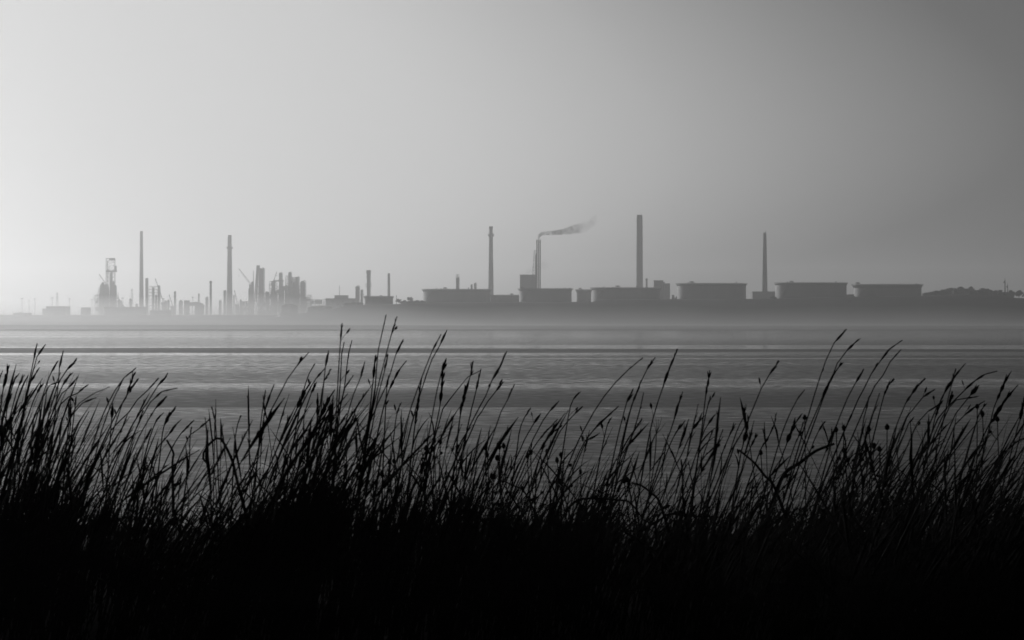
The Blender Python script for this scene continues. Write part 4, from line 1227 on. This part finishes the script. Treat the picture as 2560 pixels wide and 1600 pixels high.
bramble("straight stick leaning left below the fourth big tank's right end", [(560,900),(430,560),(360,480),(270,370),(150,270)], 3.184, 1800, 1040, 8, thorn=False, name="dead_stick", cat="stick")
bramble("thick leafy cane reaching right below the fifth big tank", [(380,800),(500,480),(640,370),(760,280),(910,220)], 3.184, 1800, 1040, 10)
bramble("crooked cane crossing the stalks below the last big tank", [(1400,900),(1250,520),(1180,350),(1120,240),(1060,150)], 3.184, 1800, 1040, 4, thorn=False, name="dead_stick", cat="stick")
bramble("upright dead twig below the gap by the fourth big tank", [(1960,1100),(1920,800),(1915,560),(1900,410)], 3.781, 1200, 1040, 6, thorn=False, name="dead_stick", cat="stick")
bramble("horizontal dark cane near the ground below the fourth big tank", [(1500,1100),(1700,980),(1800,925),(1950,945),(2150,950),(2300,960)], 3.781, 1200, 1040, 6)

def umbel():
    Y = 11.0; S = Y/F
    P_ = cv(1280, 820, [(1600,1900),(1650,1600),(1670,1400),(1678,1235)])
    path, _ = smooth_path(P_, 10)
    W = [Vector((px2x(p[0], Y), Y, py2z(p[1], Y))) for p in path]; b = W[0].copy(); W = [q-b for q in W]
    t = thing("dead_umbel", "bare forked dead flower skeleton below the stepped building", "dried flower", b)
    obj("stem", MB().tube([tuple(q) for q in W], 1.4*S, 5), M_STALK, t)
    for q in cv(1280, 820, [(1640,1080),(1672,1040),(1705,1060),(1742,1040),(1785,1105)]):
        e = Vector((px2x(q[0], Y), Y, py2z(q[1], Y)))-b
        a = W[-1]
        obj("ray", MB().tube([tuple(a), tuple(a.lerp(e, 0.5)+Vector((0.002, 0, 0))), tuple(e)], [1.1*S, 0.8*S, 0.5*S], 4), M_STALK, t)
umbel()

# ------------------------------------------------------------------ the grass mass nobody could count
def grass_mass():
    ENV = np.array([(-100, 960), (0, 950), (90, 960), (150, 990), (190, 1060), (225, 1150), (260, 1080), (330, 1050), (390, 1090), (450, 1140), (540, 1170), (640, 1120), (690, 1050), (760, 1000), (830, 1000), (880, 1060), (960, 1060), (1060, 1060),
                    (1110, 1090), (1200, 1090), (1300, 1120), (1400, 1130), (1500, 1140), (1640, 1160), (1750, 1180), (1850, 1160), (1950, 1160), (2030, 1130), (2150, 1100), (2250, 1090), (2330, 1050), (2420, 1040), (2500, 1040), (2560, 1060), (2700, 1060)], float)
    LEAN = np.array([(-100, .25), (150, .33), (300, .42), (520, .5), (700, .33), (900, .24), (1200, .35), (1500, .42), (1800, .42), (2100, .42), (2350, .5), (2700, .5)], float)
    NIN, NOUT = 10300, 6500            # in view, and along the bank to either side
    N = NIN+NOUT
    rg = RNG
    NC = 230
    DX = np.array([-260, -60, 150, 230, 330, 420, 560, 650, 720, 850, 950, 1100, 1250, 1400, 1550, 1700, 1850, 1980, 2150, 2300, 2450, 2620], float)
    DW = np.array([1.0, 1.15, 1.1, 0.75, 0.8, 0.8, 0.75, 1.05, 1.3, 1.15, 0.9, 1.0, 1.0, 0.9, 0.75, 0.7, 0.9, 1.2, 1.4, 1.7, 1.8, 1.6])
    xx_ = np.linspace(-260, 2620, 600); cw_ = np.cumsum(np.interp(xx_, DX, DW)); cw_ /= cw_[-1]
    cx_ = np.interp(rg.random(NC), cw_, xx_) - 60; cy_ = rg.uniform(9.8, 13.3, NC); cl_ = rg.normal(1.0, 0.28, NC); ch_ = rg.uniform(0.0, 1.0, NC); cs_ = rg.uniform(6, 26, NC)
    ci = rg.integers(0, NC, N)
    loose = rg.random(N) < 0.3
    pr = np.where(loose, rg.uniform(-260, 2620, N), cx_[ci]+rg.normal(0, 1, N)*cs_[ci])
    Yd = np.where(loose, rg.uniform(9.4, 13.5, N), np.clip(cy_[ci]+rg.normal(0, 0.08, N), 9.4, 13.6))
    out = np.arange(N) >= NIN
    pr = np.where(out, np.where(rg.random(N) < 0.5, rg.uniform(-1700, -250, N), rg.uniform(2600, 4200, N)), pr)
    gx = (pr-1280)/F*Yd
    gz = np.array([ground(a, b) for a, b in zip(gx, Yd)]) - 0.02
    grow = HOR+(EYE-gz)*F/Yd
    lean = np.interp(pr, LEAN[:, 0], LEAN[:, 1])*np.where(loose, rg.uniform(0.35, 1.5, N), cl_[ci]) + rg.normal(0, 0.09, N)
    wild = rg.random(N) < 0.2
    lean[wild] = rg.uniform(-0.7, 0.9, wild.sum())
    # tip row under the envelope at the place where the tip ends up
    tipx = pr+lean*250
    env = np.interp(tipx, ENV[:, 0], ENV[:, 1]) + 14*np.sin(tipx*0.11) + 18*np.sin(tipx*0.047+1)
    u = np.where(loose, rg.random(N), np.clip(0.25+0.6*ch_[ci]*ch_[ci]+rg.normal(0, 0.25, N), 0, 1))
    u = np.where(rg.random(N) < 0.6, 0.42+0.58*u, u)
    tip = env - 15 + (1390-env)*u**0.8
    hpx = np.maximum(grow-tip, 25)
    H = hpx/F*Yd
    dx = lean*H
    dy = rg.normal(0, 0.12, N)*H
    K = 9
    r0 = rg.uniform(1.2, 2.5, N)*Yd/F*rg.choice([1.0, 1.0, 1.35], N)
    seed = rg.random(N) < 0.5
    bend = rg.uniform(0.3, 0.9, N)
    droop = (rg.random(N) < 0.14)*rg.uniform(0.25, 0.75, N)
    V = np.zeros((N, K, 3, 3))
    for k in range(K):
        t = k/(K-1)
        cx = gx + dx*((1-bend)*t + bend*t*t)*(1+1.3*droop)
        cy = Yd + dy*t*t
        cz = gz + H*(t - 0.05*np.abs(lean)*t*t - droop*np.maximum(0, t-0.45)**2*2.6)
        rad = r0*(1-0.75*t)
        if k == K-1: rad = r0*0.15
        rad = np.where(seed & (k in (K-2, K-3)), r0*rg.uniform(0.7, 1.7, N), rad)
        for s in range(3):
            a = 2*math.pi*s/3
            V[:, k, s, 0] = cx+rad*math.cos(a)
            V[:, k, s, 1] = cy+rad*math.sin(a)*0.8
            V[:, k, s, 2] = cz
    nv = N*K*3
    base_ = (np.arange(N)*K*3)[:, None, None]
    kk = np.arange(K-1)[None, :, None]; ss = np.arange(3)[None, None, :]
    a = base_+kk*3+ss; b = base_+kk*3+(ss+1) % 3
    q = np.stack([a, b, b+3, a+3], -1).reshape(-1, 4)
    me = bpy.data.meshes.new("grass")
    me.vertices.add(nv); me.vertices.foreach_set("co", V.reshape(-1).astype(np.float32))
    nf = len(q)
    me.loops.add(nf*4); me.loops.foreach_set("vertex_index", q.reshape(-1).astype(np.int32))
    me.polygons.add(nf); me.polygons.foreach_set("loop_start", (np.arange(nf)*4).astype(np.int32))
    me.polygons.foreach_set("loop_total", np.full(nf, 4, np.int32))
    me.update(calc_edges=True); me.validate()
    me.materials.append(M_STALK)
    o = bpy.data.objects.new("grass", me); C.objects.link(o)
    tag(o, "dense black grass thicket covering the near bank", "grass", kind='stuff')
grass_mass()
